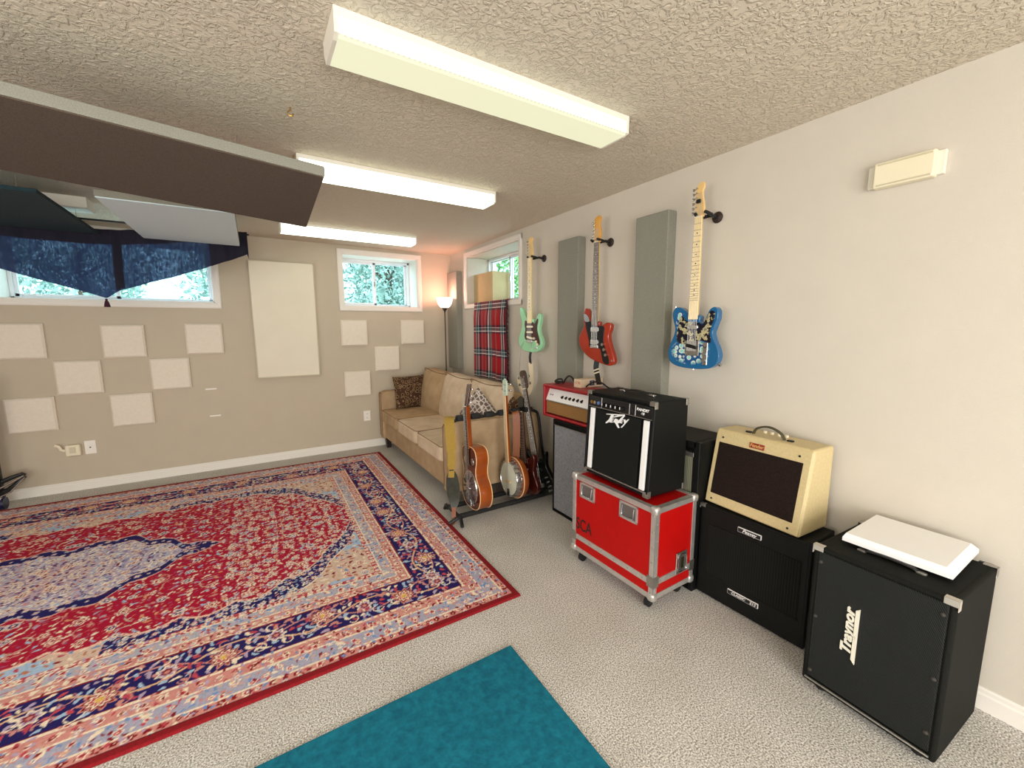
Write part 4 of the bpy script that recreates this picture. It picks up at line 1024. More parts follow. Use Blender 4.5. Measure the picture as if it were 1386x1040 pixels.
# straps on the rack
t = thing('guitar_strap', 'mustard strap with black leather end hanging from the near corner of the rack', 'strap', (0, 0, 0))
ribbon(spline([(-1.045, -2.34, .80), (-1.085, -2.38, .80), (-1.10, -2.42, .74), (-1.10, -2.44, .60), (-1.105, -2.45, .47), (-1.115, -2.46, .36)], 6, False), [.075]*20+[.06]*6+[.045]*5, .004, (1, -.4, 0)).build('webbing', MT['mustard'], t)
ribbon(spline([(-1.11, -2.455, .42), (-1.10, -2.45, .30), (-1.09, -2.45, .18), (-1.10, -2.46, .10)], 7, False), [.03, .04, .06, .075, .085, .09, .095, .1, .1, .1, .1, .1, .095, .09, .085, .08, .07, .06, .05, .045, .04, .035], .006, (1, -.4, 0)).build('leather_panel', mat('worn_black_leather', (44, 46, 36), .45, noise=(30, .35)), t)
ribbon(spline([(-1.10, -2.46, .12), (-1.105, -2.47, .05), (-1.12, -2.49, .018), (-1.15, -2.50, .012)], 6, False), .03, .005, (1, -.4, 0)).build('leather_tab', MT['leather'], t)
t = thing('guitar_strap', 'wide brown leather strap hanging between the banjo neck and the bass', 'strap', (0, 0, 0))
ribbon(spline([(-.50, -2.36, .79), (-.50, -2.40, .78), (-.50, -2.415, .70), (-.505, -2.42, .50), (-.51, -2.41, .30)], 6, False), .06, .004, (1, -.5, 0)).build('leather_band', MT['leather'], t)

# ------------------------------------------------------------------ amplifiers
def cab_body(w_, d, h, m, t, lean=0.0, bevel=.012, name='cabinet', thick=.02, recess=.012):
    """open-fronted shell (panel set back by recess); front top leans back"""
    W2 = w_/2; g = G()
    def Y(z): return lean*z/h
    def pan(x0, x1, z0, z1):
        g.hexa([(x0, Y(z0), z0), (x1, Y(z0), z0), (x1, d, z0), (x0, d, z0), (x0, Y(z1), z1), (x1, Y(z1), z1), (x1, d, z1), (x0, d, z1)])
    pan(-W2, -W2+thick, 0, h); pan(W2-thick, W2, 0, h); pan(-W2+thick*.5, W2-thick*.5, h-thick, h); pan(-W2+thick*.5, W2-thick*.5, 0, thick)
    g.hexa([(-W2+thick*.5, Y(0)+recess, 0.01), (W2-thick*.5, Y(0)+recess, .01), (W2-thick*.5, d-.01, .01), (-W2+thick*.5, d-.01, .01), (-W2+thick*.5, Y(h)+recess, h-.01), (W2-thick*.5, Y(h)+recess, h-.01), (W2-thick*.5, d-.01, h-.01), (-W2+thick*.5, d-.01, h-.01)])
    return g.build(name, m, t, bevel=bevel, segs=3)
def fp(t, name, x0, x1, z0, z1, y0, y1, m, th=0.0, bevel=.002, parent=None):
    o = G().box(x0, x1, y0, y1, z0, z1).build(name, m, parent or t, bevel=bevel)
    o.rotation_euler = (-th, 0, 0)
    return o
def corner_cap(t, x, y, z, sx, sy, sz, s=.035, m=None):
    g = G(); e = .0025
    X = (x, x-sx*s); Y = (y, y-sy*s); Z = (z, z-sz*s)
    g.box(x+sx*e, x-sx*s, y+sy*e, y-sy*s*.6, z+sz*e, z-sz*.0); g.box(x+sx*e, x-sx*.0, y+sy*e, y-sy*s*.6, z+sz*e, z-sz*s); g.box(x+sx*e, x-sx*s, y+sy*e, y, z+sz*e, z-sz*s*.6)
    return g.build('corner_protector', m or MT['steel'], t, bevel=.004)

# silver-cloth cabinet under the red head
t = thing('speaker_cabinet', 'black speaker cabinet with silver-grey cloth under the red amplifier head', 'speaker cabinet', (-.335, -2.93, 0), face(0))
cab_body(.47, .31, .765, MT['tolex'], t, bevel=.006, thick=.016, recess=.02)
fp(t, 'grille_cloth', -.218, .218, .025, .715, .004, .014, MT['grille_gy'], bevel=.003)
fp(t, 'trim_piping', -.222, .222, .715, .722, .0, .012, MT['steel'])
for x in (-.19, .19):
    for y in (.04, .27): G().cyl((x, y, -.0), (x, y, .012), .015, n=12).build('foot', MT['rubber'], t)
# red head
t = thing('amplifier_head', 'red amplifier head with silver control panel and tan grille', 'amplifier', (-.335, -2.855, .768), face(0))
cab_body(.60, .24, .262, MT['red_tolex'], t, bevel=.010, thick=.022, recess=.055)
fp(t, 'grille_cloth', -.275, .275, .03, .128, .022, .045, MT['grille_tan'], bevel=.002)
g = G().hexa([(-.276, .018, .135), (.276, .018, .135), (.276, .06, .135), (-.276, .06, .135), (-.276, .055, .222), (.276, .055, .222), (.276, .06, .222), (-.276, .06, .222)])
cp = g.build('control_panel', MT['white'], t)
fp(t, 'panel_trim', -.276, .276, .126, .135, .014, .04, MT['steel'])
for k in range(6):
    x = -.085+k*.045; z = .178; y = .037
    G().cyl((x, y-.014, z-.006), (x, y+.004, z), .010, n=14).build('control_knob', MT['blk_plastic'], cp)
for x in (-.235, -.21): G().cyl((x, .03, .178), (x, .04, .18), .005, n=10).build('input_jack', MT['steel'], cp)
for x in (-.2, .2): G().box(x-.02, x+.02, .05, .19, -.003, .004).build('foot', MT['rubber'], t)
# things on the head
HT = .768+.262
t = thing('audio_cable', 'black cable looped on top of the red amplifier head', 'cable', (-.22, -2.62, HT))
G().tube(spline([(-.02, .03, .012), (.0, .02, .03), (.02, -.01, .035), (.0, -.04, .02), (-.03, -.03, .01), (-.03, 0.0, .012), (0.0, .03, .012), (.03, -.02, .010), (.0, -.06, .012), (0, -.085, .045), (0, -.125, .072), (0, -.17, .060), (0, -.205, .012)], 6, False), .007, 8).build('cable_loop', MT['rubber'], t)
t = thing('audio_cable', 'black cable arching out from behind the small carton', 'cable', (-.18, -2.90, HT))
G().tube(spline([(-.03, -.035, .008), (-.02, -.06, .03), (-.0, -.10, .05), (.02, -.15, .045), (.05, -.19, .012), (.08, -.22, .008)], 6, False), .006, 8).build('cable_loop', MT['rubber'], t)
t = thing('small_carton', 'small beige carton with printed sides on the red amplifier head', 'box', (-.14, -2.883, HT))
G().box(-.11, .115, -.037, .042, 0, .062).build('carton_body', MT['carton'], t, bevel=.002)
text('side_print', '1176', .03, MT['redtext'], t, (-.1112, 0, .035), (PI/2, 0, -PI/2), ext=.0003)
G().box(-.02, .025, -.0385, -.0368, .012, .05).build('blue_label', MT['bluetext'], t)
text('label_symbol', 'B', .028, MT['white'], t, (.0025, -.0388, .031), ext=.0003)
G().box(.04, .06, -.0385, -.0368, .036, .052).build('red_label', MT['redtext'], t)

# flight case
CX, CY = -.668, -3.655
CW, CD, CH, CZ = .628, .335, .497, .082
t = thing('flight_case', 'red flight case with aluminium edges on castors, lettered SCA', 'flight case', (CX, CY, CZ), face(.5))
G().box(-CW/2+.004, CW/2-.004, .004, CD-.004, .004, CH-.004).build('red_shell', MT['red_lam'], t)
ew = .030; g = G(); W2 = CW/2
for z in (0, CH):
    s = 1 if z == 0 else -1
    for y in (0, CD):
        q = 1 if y == 0 else -1
        g.box(-W2, W2, y, y+q*.004, z, z+s*ew); g.box(-W2, W2, y, y+q*ew, z, z+s*.004)
    for x in (-W2, W2):
        q = 1 if x < 0 else -1
        g.box(x, x+q*.004, 0, CD, z, z+s*ew); g.box(x, x+q*ew, 0, CD, z, z+s*.004)
for x in (-W2, W2):
    q = 1 if x < 0 else -1
    for y in (0, CD):
        q2 = 1 if y == 0 else -1
        g.box(x, x+q*ew, y, y+q2*.004, 0, CH); g.box(x, x+q*.004, y, y+q2*ew, 0, CH)
g.build('edge_extrusions', MT['alu'], t, bevel=.0015)
g = G(); zz = .082
g.box(-W2, W2, -.002, .004, zz, zz+.032); g.box(-W2, W2, CD-.004, CD+.002, zz, zz+.032)
g.box(-W2-.002, -W2+.004, 0, CD, zz, zz+.032); g.box(W2-.004, W2+.002, 0, CD, zz, zz+.032)
g.build('lid_seam_band', MT['alu'], t, bevel=.001)
g = G(); rv = []
for x in (-W2+.015, W2-.015):
    for k in range(6): rv.append((x, -.001, .04+k*.083))
for k in range(6): rv.append((-W2+.06+k*.10, -.003, zz+.016))
for x, y, z in rv: g.rcube((x, y, z), (.009, .005, .009), 2, 4)
for k in range(4):
    g.rcube((W2+.001, .05+k*.078, zz+.016), (.005, .009, .009), 2, 4)
for k in range(5):
    g.rcube((W2, .02, .05+k*.09), (.005, .009, .009), 2, 4)
g.build('rivets', MT['steel'], t)
for x in (-W2, W2):
    for y in (0, CD):
        for z in (0, CH, zz+.016):
            if z == zz+.016:
                sx, sy = (1 if x > 0 else -1), (1 if y > 0 else -1); g = G()
                g.box(x+sx*.003, x-sx*.04, y+sy*.003, y, z-.03, z+.03); g.box(x+sx*.003, x, y+sy*.003, y-sy*.04, z-.03, z+.03); g.build('corner_brace', MT['steel'], t, bevel=.003)
            else:
                sx, sy, sz = (1 if x > 0 else -1), (1 if y > 0 else -1), (1 if z > 0 else -1)
                o = G().rcube((x-sx*.014, y-sy*.014, z-sz*.014), (.046, .046, .046), 3.2, 6).build('ball_corner', MT['alu'], t)
for k, x in enumerate((-.185, .135)):      # recessed handles on the front face
    fr = G(); hw, hh = .063, .048; zc = CH-.082
    for a in ((-hw, hw, hh-.012, hh), (-hw, hw, -hh, -hh+.012), (-hw, -hw+.012, -hh, hh), (hw-.012, hw, -hh, hh)):
        fr.box(x+a[0], x+a[1], -.003, .005, zc+a[2], zc+a[3])
    f = fr.build('recessed_handle', MT['alu'], t, bevel=.001)
    G().box(x-hw+.01, x+hw-.01, -.0005, .004, zc-hh+.01, zc+hh-.01).build('handle_dish', mat('brushed_dish', (150, 150, 150), .4, metal=.9), f)
    G().tube(spline([(x-.04, -.002, zc+.03), (x-.04, -.008, zc-.015), (x-.03, -.009, zc-.028), (x+.03, -.009, zc-.028), (x+.04, -.008, zc-.015), (x+.04, -.002, zc+.03)], 4, False), .0042, 8).build('handle_bail', MT['chrome'], f)
# butterfly latch on the near end
fr = G(); yc = .225; zc = .145
fr.box(W2-.001, W2+.004, yc-.045, yc+.045, zc-.06, zc+.06)
f = fr.build('butterfly_latch', MT['steel'], t, bevel=.008)
G().tube(spline([(W2+.006, yc-.032, zc-.045), (W2+.008, yc-.036, zc), (W2+.006, yc-.026, zc+.045), (W2+.006, yc+.026, zc+.045), (W2+.008, yc+.036, zc), (W2+.006, yc+.032, zc-.045)], 5), .003, 6, closed=True).build('latch_ring', MT['chrome'], f)
G().box(W2+.003, W2+.009, yc-.012, yc+.012, zc-.03, zc+.03).build('latch_key', mat('latch_dark', (60, 56, 40), .4, metal=.6), f, bevel=.004)
text('stencil_lettering', 'SCA', .105, mat('stencil_black', (24, 12, 12), .6), t, (-.212, .0035, .183), ext=.0012, sx=.72, bold=.001)
for x in (-W2+.055, W2-.055):
    for y in (.05, CD-.05):
        c = G().box(x-.026, x+.026, y-.03, y+.03, -.008, 0).tube([(x, y, -.008), (x-.012, y, -.03)], [.018, .014], 8).box(x-.024, x-.016, y-.014, y+.014, -.062, -.02).box(x-.0, x+.008, y-.014, y+.014, -.062, -.02).build('castor', MT['black'], t, bevel=.002)
        G().add(*(lambda q: (q.v, q.f))(G().cyl((x-.019, y, -.054), (x+.003, y, -.054), .028, n=22))).build('wheel', MT['rubber'], c)

# black combo with lightning-style logo
PZ = CZ+CH+.022
t = thing('combo_amplifier', 'black combo amplifier with white side strips standing on the red flight case', 'amplifier', (-.628, -3.632, PZ), face(-2.2))
PW, PD, PH, PL = .515, .285, .500, .028
th = math.atan(PL/PH)
cab_body(PW, PD, PH, MT['tolex'], t, lean=PL, bevel=.008, thick=.016, recess=.016)
fp(t, 'grille_cloth', -.172, .172, .03, .40, .0, .012, MT['grille_bk'], th)
for x in (-.225, .192): fp(t, 'white_strip', x, x+.033, .03, .40, -.001, .012, MT['white'], th)
g = fp(t, 'lower_trim', -PW/2+.016, PW/2-.016, .018, .026, -.002, .012, MT['steel'], th)
p = fp(t, 'control_panel', -PW/2+.014, PW/2-.014, .408, .474, .002, .014, MT['blk_plastic'], th)
fp(t, 'panel_line', -PW/2+.014, PW/2-.014, -.0015+.408, .4105, -.001, .004, MT['steel'], 0, parent=p)
for k in range(5):
    x = -.115+k*.036
    kb = G().cyl((x, -.014, .432), (x, .004, .432), .011, .013, 14).build('control_knob', MT['blk_plastic'], p)
    G().box(x-.002, x+.002, -.0155, -.012, .428, .442).build('knob_pointer', MT['white'], p)
for x in (-.213, ): G().cyl((x, -.008, .436), (x, .004, .436), .010, n=14).build('input_jack', MT['brass'], p)
G().cyl((-.186, -.008, .436), (-.186, .004, .436), .010, n=14).build('input_jack', MT['chrome'], p)
G().cyl((-.155, -.008, .436), (-.155, .004, .436), .010, n=14).build('input_jack', mat('blue_jack', (90, 110, 160), .4), p)
for x in (-.135, -.045+.13, .128): G().box(x, x+.0015, .0005, .004, .412, .470).build('panel_divider', MT['white'], p)
G().box(.10, .114, -.004, .004, .425, .445).build('rocker_switch', MT['black'], p)
text('model_lettering', 'BANDIT', .020, MT['white'], p, (.178, .0012, .450), ext=.0006, sx=1.15, bold=.0006, shear=.2)
text('model_lettering', '65', .017, MT['white'], p, (.180, .0012, .431), ext=.0006, sx=1.3, bold=.0006, shear=.2)
# lightning lettering drawn as strokes
g = G()
def strk(pts):      # strokes given on a drawing grid, converted to metres on the grille
    g.prism([((a-530)*.000297+.004, .362-(b-.21*(a-240)-440)*.000193) for a, b in pts], -.006, .0)
strk([(240, 318), (705, 312), (708, 345), (440, 418), (425, 398), (560, 350), (240, 338)])
strk([(370, 345), (425, 350), (420, 410), (330, 555), (245, 612), (235, 590), (330, 470)])
strk([(360, 470), (440, 450), (432, 478), (395, 490), (390, 505), (425, 500), (418, 520), (382, 528), (376, 545), (420, 540), (410, 570), (345, 572)])
strk([(440, 560), (478, 450), (510, 450), (520, 520), (600, 710), (575, 715), (480, 560)])
strk([(520, 470), (545, 460), (560, 520), (680, 355), (710, 340), (708, 365), (570, 580), (540, 575)])
strk([(600, 565), (628, 470), (690, 450), (684, 474), (648, 486), (642, 505), (676, 498), (670, 518), (636, 526), (630, 546), (668, 540), (655, 572)])
strk([(700, 458), (730, 450), (748, 510), (805, 440), (828, 440), (665, 695), (640, 690), (725, 570)])
lg = g.build('lightning_lettering', MT['white'], t); lg.rotation_euler = (-th, 0, 0)
for x, sx in ((-PW/2, -1), (PW/2, 1)):
    corner_cap(t, x, PL, PH, sx, -1, 1, .034); corner_cap(t, x, 0, 0, sx, -1, -1, .034)
    corner_cap(t, x, PD, PH, sx, 1, 1, .034); corner_cap(t, x, PD, 0, sx, 1, -1, .034)
hd = G().tube(spline([(-.10, .17, PH+.003), (-.085, .17, PH+.012), (-.03, .17, PH+.020), (.03, .17, PH+.020), (.085, .17, PH+.012), (.10, .17, PH+.003)], 5, False), .012, 10, flat=.4).build('handle', MT['black'], t)
for x in (-.11, .11): G().rcube((x, .17, PH+.005), (.045, .03, .012), 4, 4).build('handle_bracket', MT['chrome'], hd)
for x in (-.2, .2):
    for y in (.05, .24): G().cyl((x, y, -.016), (x, y, .001), .016, n=12).build('foot', MT['rubber'], t)

# narrow cabinet behind the flight case
t = thing('speaker_cabinet', 'tall narrow black cabinet with greenish striped cloth behind the flight case', 'speaker cabinet', (-.318, -3.708, 0), face(0))
cab_body(.50, .30, .862, MT['tolex'], t, bevel=.006, thick=.04, recess=.02)
fp(t, 'grille_cloth', -.215, .215, .06, .775, .004, .02, MT['grille_gr2'])
fp(t, 'silver_trim', -.215, .215, .775, .80, -.001, .02, MT['steel'])

# black 2x12-style cabinet under the blonde amp
t = thing('speaker_cabinet', 'low black speaker cabinet with two badges under the blonde amplifier', 'speaker cabinet', (-.285, -4.232, .012), face(1))
BW, BD, BH = .535, .235, .515
cab_body(BW, BD, BH, MT['tolex'], t, bevel=.008, thick=.02, recess=.008)
fp(t, 'front_baffle', -BW/2+.012, BW/2-.012, .012, BH-.012, -.002, .01, MT['tolex'])
fp(t, 'grille_cloth', -BW/2+.055, BW/2-.035, .135, BH-.10, -.006, .0, MT['grille_gn'])
fp(t, 'grille_trim', -BW/2+.05, BW/2-.03, .127, .135, -.008, .0, MT['tolex2'])
def badge(x, z, w_, h_, txts, parent):
    b = G().box(x-w_/2, x+w_/2, -.010, -.002, z-h_/2, z+h_/2).build('badge', MT['white'], parent, bevel=.003)
    G().box(x-w_/2+.003, x+w_/2-.003, -.0108, -.004, z-h_/2+.003, z+h_/2-.003).build('badge_field', MT['black'], b)
    for (dx, s, sz, shr) in txts: text('badge_lettering', s, sz, MT['white'], b, (x+dx, -.011, z), ext=.0004, shear=shr, bold=.0004)
badge(.0, BH-.062, .115, .026, [(0, 'Peavey', .024, .35)], t)
badge(-.01, .098, .155, .026, [(-.02, 'CLASSIC', .019, .2), (.052, '212', .020, .2)], t)
corner_cap(t, -BW/2, 0, BH, -1, -1, 1, .028, MT['steel'])
for x in (-.22, .22):
    for y in (.04, .2): G().cyl((x, y, -.012), (x, y, .002), .014, n=12).build('foot', MT['rubber'], t)

# blonde combo
FZ = .012+BH+.006
FW, FD, FH, FL = .485, .238, .400, .073
t = thing('combo_amplifier', 'blonde cream combo amplifier with dark grille and top handle', 'amplifier', (-.277, -4.205, FZ), face(-3.8))
th = math.atan(FL/FH)
cab_body(FW, FD, FH, MT['cream_tolex'], t, lean=FL, bevel=.014, thick=.035, recess=.004)
bf = fp(t, 'front_baffle', -FW/2+.006, FW/2-.006, .006, FH-.004, -.003, .012, MT['cream_tolex'], th, bevel=.006)
fp(t, 'grille_cloth', -.212, .205, .058, FH-.062, -.0048, .003, MT['grille_dk'], th)
b = fp(t, 'name_badge', -.048, .026, FH-.052, FH-.026, -.008, -.002, MT['badge_red'], th)
text('badge_lettering', 'Fender', .024, MT['gold'], b, (-.011, -.0084, FH-.039), ext=.0004, bold=.0003, shear=.15)
for x, z in ((-.195, FH-.035), (.185, FH-.035), (-.2, .028), (.19, .028)):
    o = G().cyl((x, -.006, z), (x, .0, z), .005, n=10).build('screw', MT['black'], t); o.rotation_euler = (-th, 0, 0)
hy = .13
hd = G().tube(spline([(-.075, hy, FH+.0), (-.06, hy, FH+.028), (-.02, hy, FH+.046), (.02, hy, FH+.046), (.06, hy, FH+.028), (.078, hy, FH+.0)], 6, False), .011, 10, flat=.5).build('handle', MT['olive'], t)
for x in (-.10, .105): G().rcube((x, hy, FH+.003), (.03, .022, .010), 4, 4).build('handle_bracket', MT['black'], t)
for k in range(4): G().cyl((-.05+k*.035, .19, FH-.002), (-.05+k*.035, .19, FH+.012), .009, n=12).build('control_knob', MT['cream'], t)
for x in (-.19, .19):
    for y in (.03, .2): G().cyl((x, y, -.006), (x, y, .004), .012, n=12).build('foot', MT['rubber'], t)

# big dark cabinet in the foreground
TW, TD, TH = .407, .395, .592
t = thing('speaker_cabinet', 'large black mesh-fronted speaker cabinet with vertical white lettering, nearest the camera', 'speaker cabinet', (-.489+0.011, -4.977+.203, .028), face(-3.1))
cab_body(TW, TD, TH, MT['tolex2'], t, bevel=.014, thick=.024, recess=.014)
gr = fp(t, 'metal_grille', -TW/2+.018, TW/2-.018, .03, TH-.02, -.002, .012, MT['metal_mesh'], bevel=.006)
G().tube([(-TW/2+.015, -.005, .022), (TW/2-.015, -.005, .022)], .004, 8).build('lower_trim', MT['steel'], t)
tx = text('side_lettering', 'Traynor', .046, MT['offwhite'], t, (-.0635, -.004, .308), (PI/2, -PI/2, 0), ext=.003, shear=.25, bold=.0014, sx=1.22)
G().prism([(-.046, .205), (-.034, .190), (-.034, .415), (-.046, .405)], -.007, -.002).build('lettering_underline', MT['offwhite'], t)
for x, z in ((-TW/2+.03, .06), (-TW/2+.03, .30), (TW/2-.03, .30), (TW/2-.03, .10), (-TW/2+.03, TH-.06), (TW/2-.03, TH-.06)):
    G().lathe([(0, -.006), (.006, -.004), (.007, .0)], (x, -.002, z), 12, 'y').build('screw', MT['slot'], t)
for x, s in ((-TW/2, -1), (TW/2, 1)):
    corner_cap(t, x, 0, TH, s, -1, 1, .034, MT['nickel']); corner_cap(t, x, TD, TH, s, 1, 1, .035)
    for z in (.05, TH-.03):
        c = G().box(x-s*.05, x-s*.01, TD-.004, TD+.012, z-.03, z+.03).build('castor', MT['black'], t, bevel=.003)
        G().cyl((x-s*.03-.012, TD+.022, z), (x-s*.03+.012, TD+.022, z), .024, n=20).build('wheel', MT['rubber'], c)
hd = G().tube(spline([(-.075, .10, TH+.002), (-.06, .10, TH+.010), (0, .10, TH+.013), (.06, .10, TH+.010), (.075, .10, TH+.002)], 5, False), .010, 8, flat=.5).build('strap_handle', MT['black'], t)
for x in (-.085, .085): G().rcube((x, .10, TH+.003), (.03, .022, .008), 4, 4).build('handle_bracket', MT['steel'], hd)
for x in (-.15, .15):
    for y in (.05, .33): G().cyl((x, y, -.028), (x, y, .002), .018, n=12).build('foot', MT['rubber'], t)
# white slab on it
zt = .028+TH+.016
t0 = G(); w2, l2, h_ = .160, .31, .032
E_ = .020
t0.v = []
o = G().box(-l2/2-.0, l2/2+.0, -w2, w2, 0, .014).add(
    [(-l2/2, -w2, .014), (l2/2, -w2, .014), (l2/2, w2, .014), (-l2/2, w2, .014), (-l2/2+.008, -w2+.008, h_), (l2/2-E_, -w2+.01, h_), (l2/2-E_, w2-.012, h_), (-l2/2+.008, w2-.008, h_)],
    [(4, 5, 6, 7), (0, 1, 5, 4), (1, 2, 6, 5), (2, 3, 7, 6), (3, 0, 4, 7)])
# placed so that its long side runs along the wall
o = o.build('white_slab', MT['white'], smooth=False, loc=(-.215, -4.785, zt), rot=(0, 0, -PI/2-.01)); tag(o, 'white bevelled slab lying on the nearest black cabinet', 'board')

# ------------------------------------------------------------------ rugs
tag(G().box(-2.95, -1.392, -5.3, -3.758, .001, .012).build('teal_rug', MT['tealrug'], bevel=.004), 'plain teal pile rug in the foreground', 'rug')

def paint_rug(st=.005):
    hx, hy = 2.32, 1.578
    nu, nv = int(hx/st)+1, int(hy/st)+1
    U, V = np.meshgrid(np.linspace(0, hx, nu), np.linspace(0, hy, nv), indexing='ij')
    rs = np.random.RandomState(11)
    c = lambda r, g, b: np.array([r, g, b], float)
    RED, CRIM, NAVY, CREAM, PINK, BLUE, LBLUE, LILAC, DRED, ROSE, GREYV = c(172, 14, 52), c(150, 22, 60), c(34, 26, 92), c(236, 220, 196), c(206, 140, 132), c(112, 144, 196), c(164, 190, 216), c(180, 160, 186), c(132, 22, 30), c(188, 70, 84), c(150, 142, 164)
    IM = np.zeros((nu, nv, 3)); dE = np.minimum(hx-U, hy-V)
    IM[:] = PINK
    def bandc(a, b, col): IM[(dE >= a) & (dE < b)] = col
    bandc(-1, .032, DRED); bandc(.032, .040, c(90, 20, 30)); bandc(.040, .075, PINK); bandc(.075, .082, CREAM); bandc(.082, .165, LBLUE*.5+BLUE*.2+PINK*.3); bandc(.165, .172, CREAM)
    bandc(.172, .235, PINK); bandc(.235, .250, CREAM); bandc(.250, .255, DRED); bandc(.255, .465, NAVY); bandc(.465, .472, DRED); bandc(.472, .485, CREAM); bandc(.485, .535, PINK); bandc(.535, .542, CREAM)
    bandc(.542, .605, LBLUE*.7+PINK*.3); bandc(.605, .612, CREAM); bandc(.612, .645, ROSE)
    def prof(pts, U_, lob=0, fr=20):
        x = np.array([p[0] for p in pts]); y = np.array([p[1] for p in pts])
        return np.interp(U_, x, y)+lob*np.abs(np.sin(U_*fr))
    F = prof([(0, .78), (.4, .80), (.85, .82), (1.05, .80), (1.25, .70), (1.42, .56), (1.52, .38), (1.60, .27), (1.68, .12), (1.76, .07), (1.86, 0), (2.4, -1)], U, .05, 13)
    ins = dE >= .645
    inner = ins & (V < F)
    sp = ins & ~inner
    IM[sp] = c(214, 186, 168)
    blu = sp & (np.sin(U*9+V*13)+np.sin(U*15-V*8) > .55); IM[blu] = LBLUE
    nb = sp & (V < F+.17) & (U > .45) & (U < 1.98); IM[nb] = NAVY
    IM[ins & (np.abs(V-F-.17) < .007) & (U > .45)] = CREAM
    IM[inner] = RED
    IM[inner & (U > .95)] = c(172, 20, 54)
    Mf = prof([(0, .38), (.15, .42), (.32, .40), (.44, .27), (.56, .20), (.66, .07), (.86, .0), (3, -3)], U, .04, 15)
    med = V < Mf; IM[med] = NAVY
    med2 = V < Mf-.09; IM[med2] = c(186, 176, 196)
    med3 = (U/.30)**2+(V/.20)**2 < 1; IM[med3] = c(196, 170, 180)
    # ---- stamps
    def win(cx, cy, r):
        i0, i1 = max(0, int((cx-r)/st)), min(nu, int((cx+r)/st)+2); j0, j1 = max(0, int((cy-r)/st)), min(nv, int((cy+r)/st)+2)
        return slice(i0, i1), slice(j0, j1)
    def rosette(cx, cy, r, cols, pet=8, ph=0.0):
        if cx < -r or cy < -r: return
        a, b = win(cx, cy, r*1.2); du, dv = U[a, b]-cx, V[a, b]-cy; d = np.hypot(du, dv); th_ = np.arctan2(dv, du)
        rr = r*(.84+.16*np.cos(pet*th_+ph)); sub = IM[a, b]
        for k, col in enumerate(cols):
            sub[d < rr*(1-k/len(cols)) if k < len(cols)-1 else d < r*.22] = col
    def leaf(cx, cy, L_, w_, an, col, out=None):
        a, b = win(cx, cy, L_*1.1); du, dv = U[a, b]-cx, V[a, b]-cy
        x = du*math.cos(an)+dv*math.sin(an); y = -du*math.sin(an)+dv*math.cos(an)+.25*(x*x)/L_
        d = (x/L_)**2+(y/(w_*(1-.4*np.clip(x/L_, -1, 1))))**2; sub = IM[a, b]
        if out is not None: sub[d < 1.0] = out; sub[d < .5] = col
        else: sub[d < 1] = col
    def vine(pts, w_, col):
        P = spline(pts, 8, False)
        for (x0, y0), (x1, y1) in zip(P, P[1:]):
            m_ = max(1, int(math.hypot(x1-x0, y1-y0)/(w_*.7)))
            for q in range(m_):
                x, y = x0+(x1-x0)*q/m_, y0+(y1-y0)*q/m_
                a, b = win(x, y, w_); sub = IM[a, b]; sub[np.hypot(U[a, b]-x, V[a, b]-y) < w_] = col
    def curl(cx, cy, r, w_, col, a0, turn=4.2):
        n_ = 16; pts = []
        for k in range(n_+1):
            q = k/n_; an = a0+turn*q; rr = r*(1-.62*q); pts.append((cx+rr*math.cos(an), cy+rr*math.sin(an)))
        for (x, y), (x2, y2) in zip(pts, pts[1:]):
            m_ = max(1, int(math.hypot(x2-x, y2-y)/(w_*.8)))
            for q in range(m_):
                xx, yy = x+(x2-x)*q/m_, y+(y2-y)*q/m_
                if xx < 0 or yy < 0 or xx > hx or yy > hy: continue
                a, b = win(xx, yy, w_); sub = IM[a, b]; sub[np.hypot(U[a, b]-xx, V[a, b]-yy) < w_] = col
    def scatter(mask, sp_, fn):
        for x in np.arange(sp_/2, hx, sp_):
            for y in np.arange(sp_/2, hy, sp_):
                xx, yy = x+rs.uniform(-.35, .35)*sp_, y+rs.uniform(-.35, .35)*sp_
                i, j = int(np.clip(xx/st, 0, nu-1)), int(np.clip(yy/st, 0, nv-1))
                if mask[i, j]: fn(xx, yy)
    rnd = lambda L_: L_[rs.randint(len(L_))]
    fieldm = inner & ~med
    # field: fine vines, leaves, rosettes
    scatter(fieldm, .15, lambda x, y: curl(x, y, rs.uniform(.05, .085), .0034, rnd([CREAM*.85, PINK, ROSE]), rs.uniform(0, 6.3)))
    scatter(fieldm, .052, lambda x, y: leaf(x, y, rs.uniform(.010, .022), rs.uniform(.005, .009), rs.uniform(0, 3.1), rnd([CREAM, CREAM, PINK, LILAC, LBLUE, c(214, 150, 110)])))
    scatter(fieldm & (F-V > .03), .135, lambda x, y: rosette(x, y, rs.uniform(.022, .040), rnd([[CREAM, ROSE, CREAM, DRED], [CREAM, BLUE, CREAM, NAVY], [PINK, CREAM, RED, CREAM], [CREAM, LILAC, NAVY, CREAM]]), rnd([5, 6, 8])))
    scatter(inner & ~med & (U > .9), .10, lambda x, y: rosette(x, y, rs.uniform(.018, .030), rnd([[CREAM, LILAC, CREAM, ROSE], [CREAM, PINK, CREAM, DRED], [LBLUE, CREAM, NAVY, PINK]]), 6))
    scatter(inner & ~med & (U > .9), .05, lambda x, y: rosette(x, y, rs.uniform(.010, .017), [CREAM, PINK, ROSE], 5))
    # medallion interior
    scatter(med2, .032, lambda x, y: leaf(x, y, rs.uniform(.010, .020), rs.uniform(.004, .008), rs.uniform(0, 3.1), rnd([CREAM, CREAM, PINK, LILAC, NAVY, DRED, LBLUE])))
    scatter(med2, .09, lambda x, y: curl(x, y, rs.uniform(.03, .05), .003, rnd([NAVY, c(110, 80, 130), CREAM, DRED]), rs.uniform(0, 6.3)))
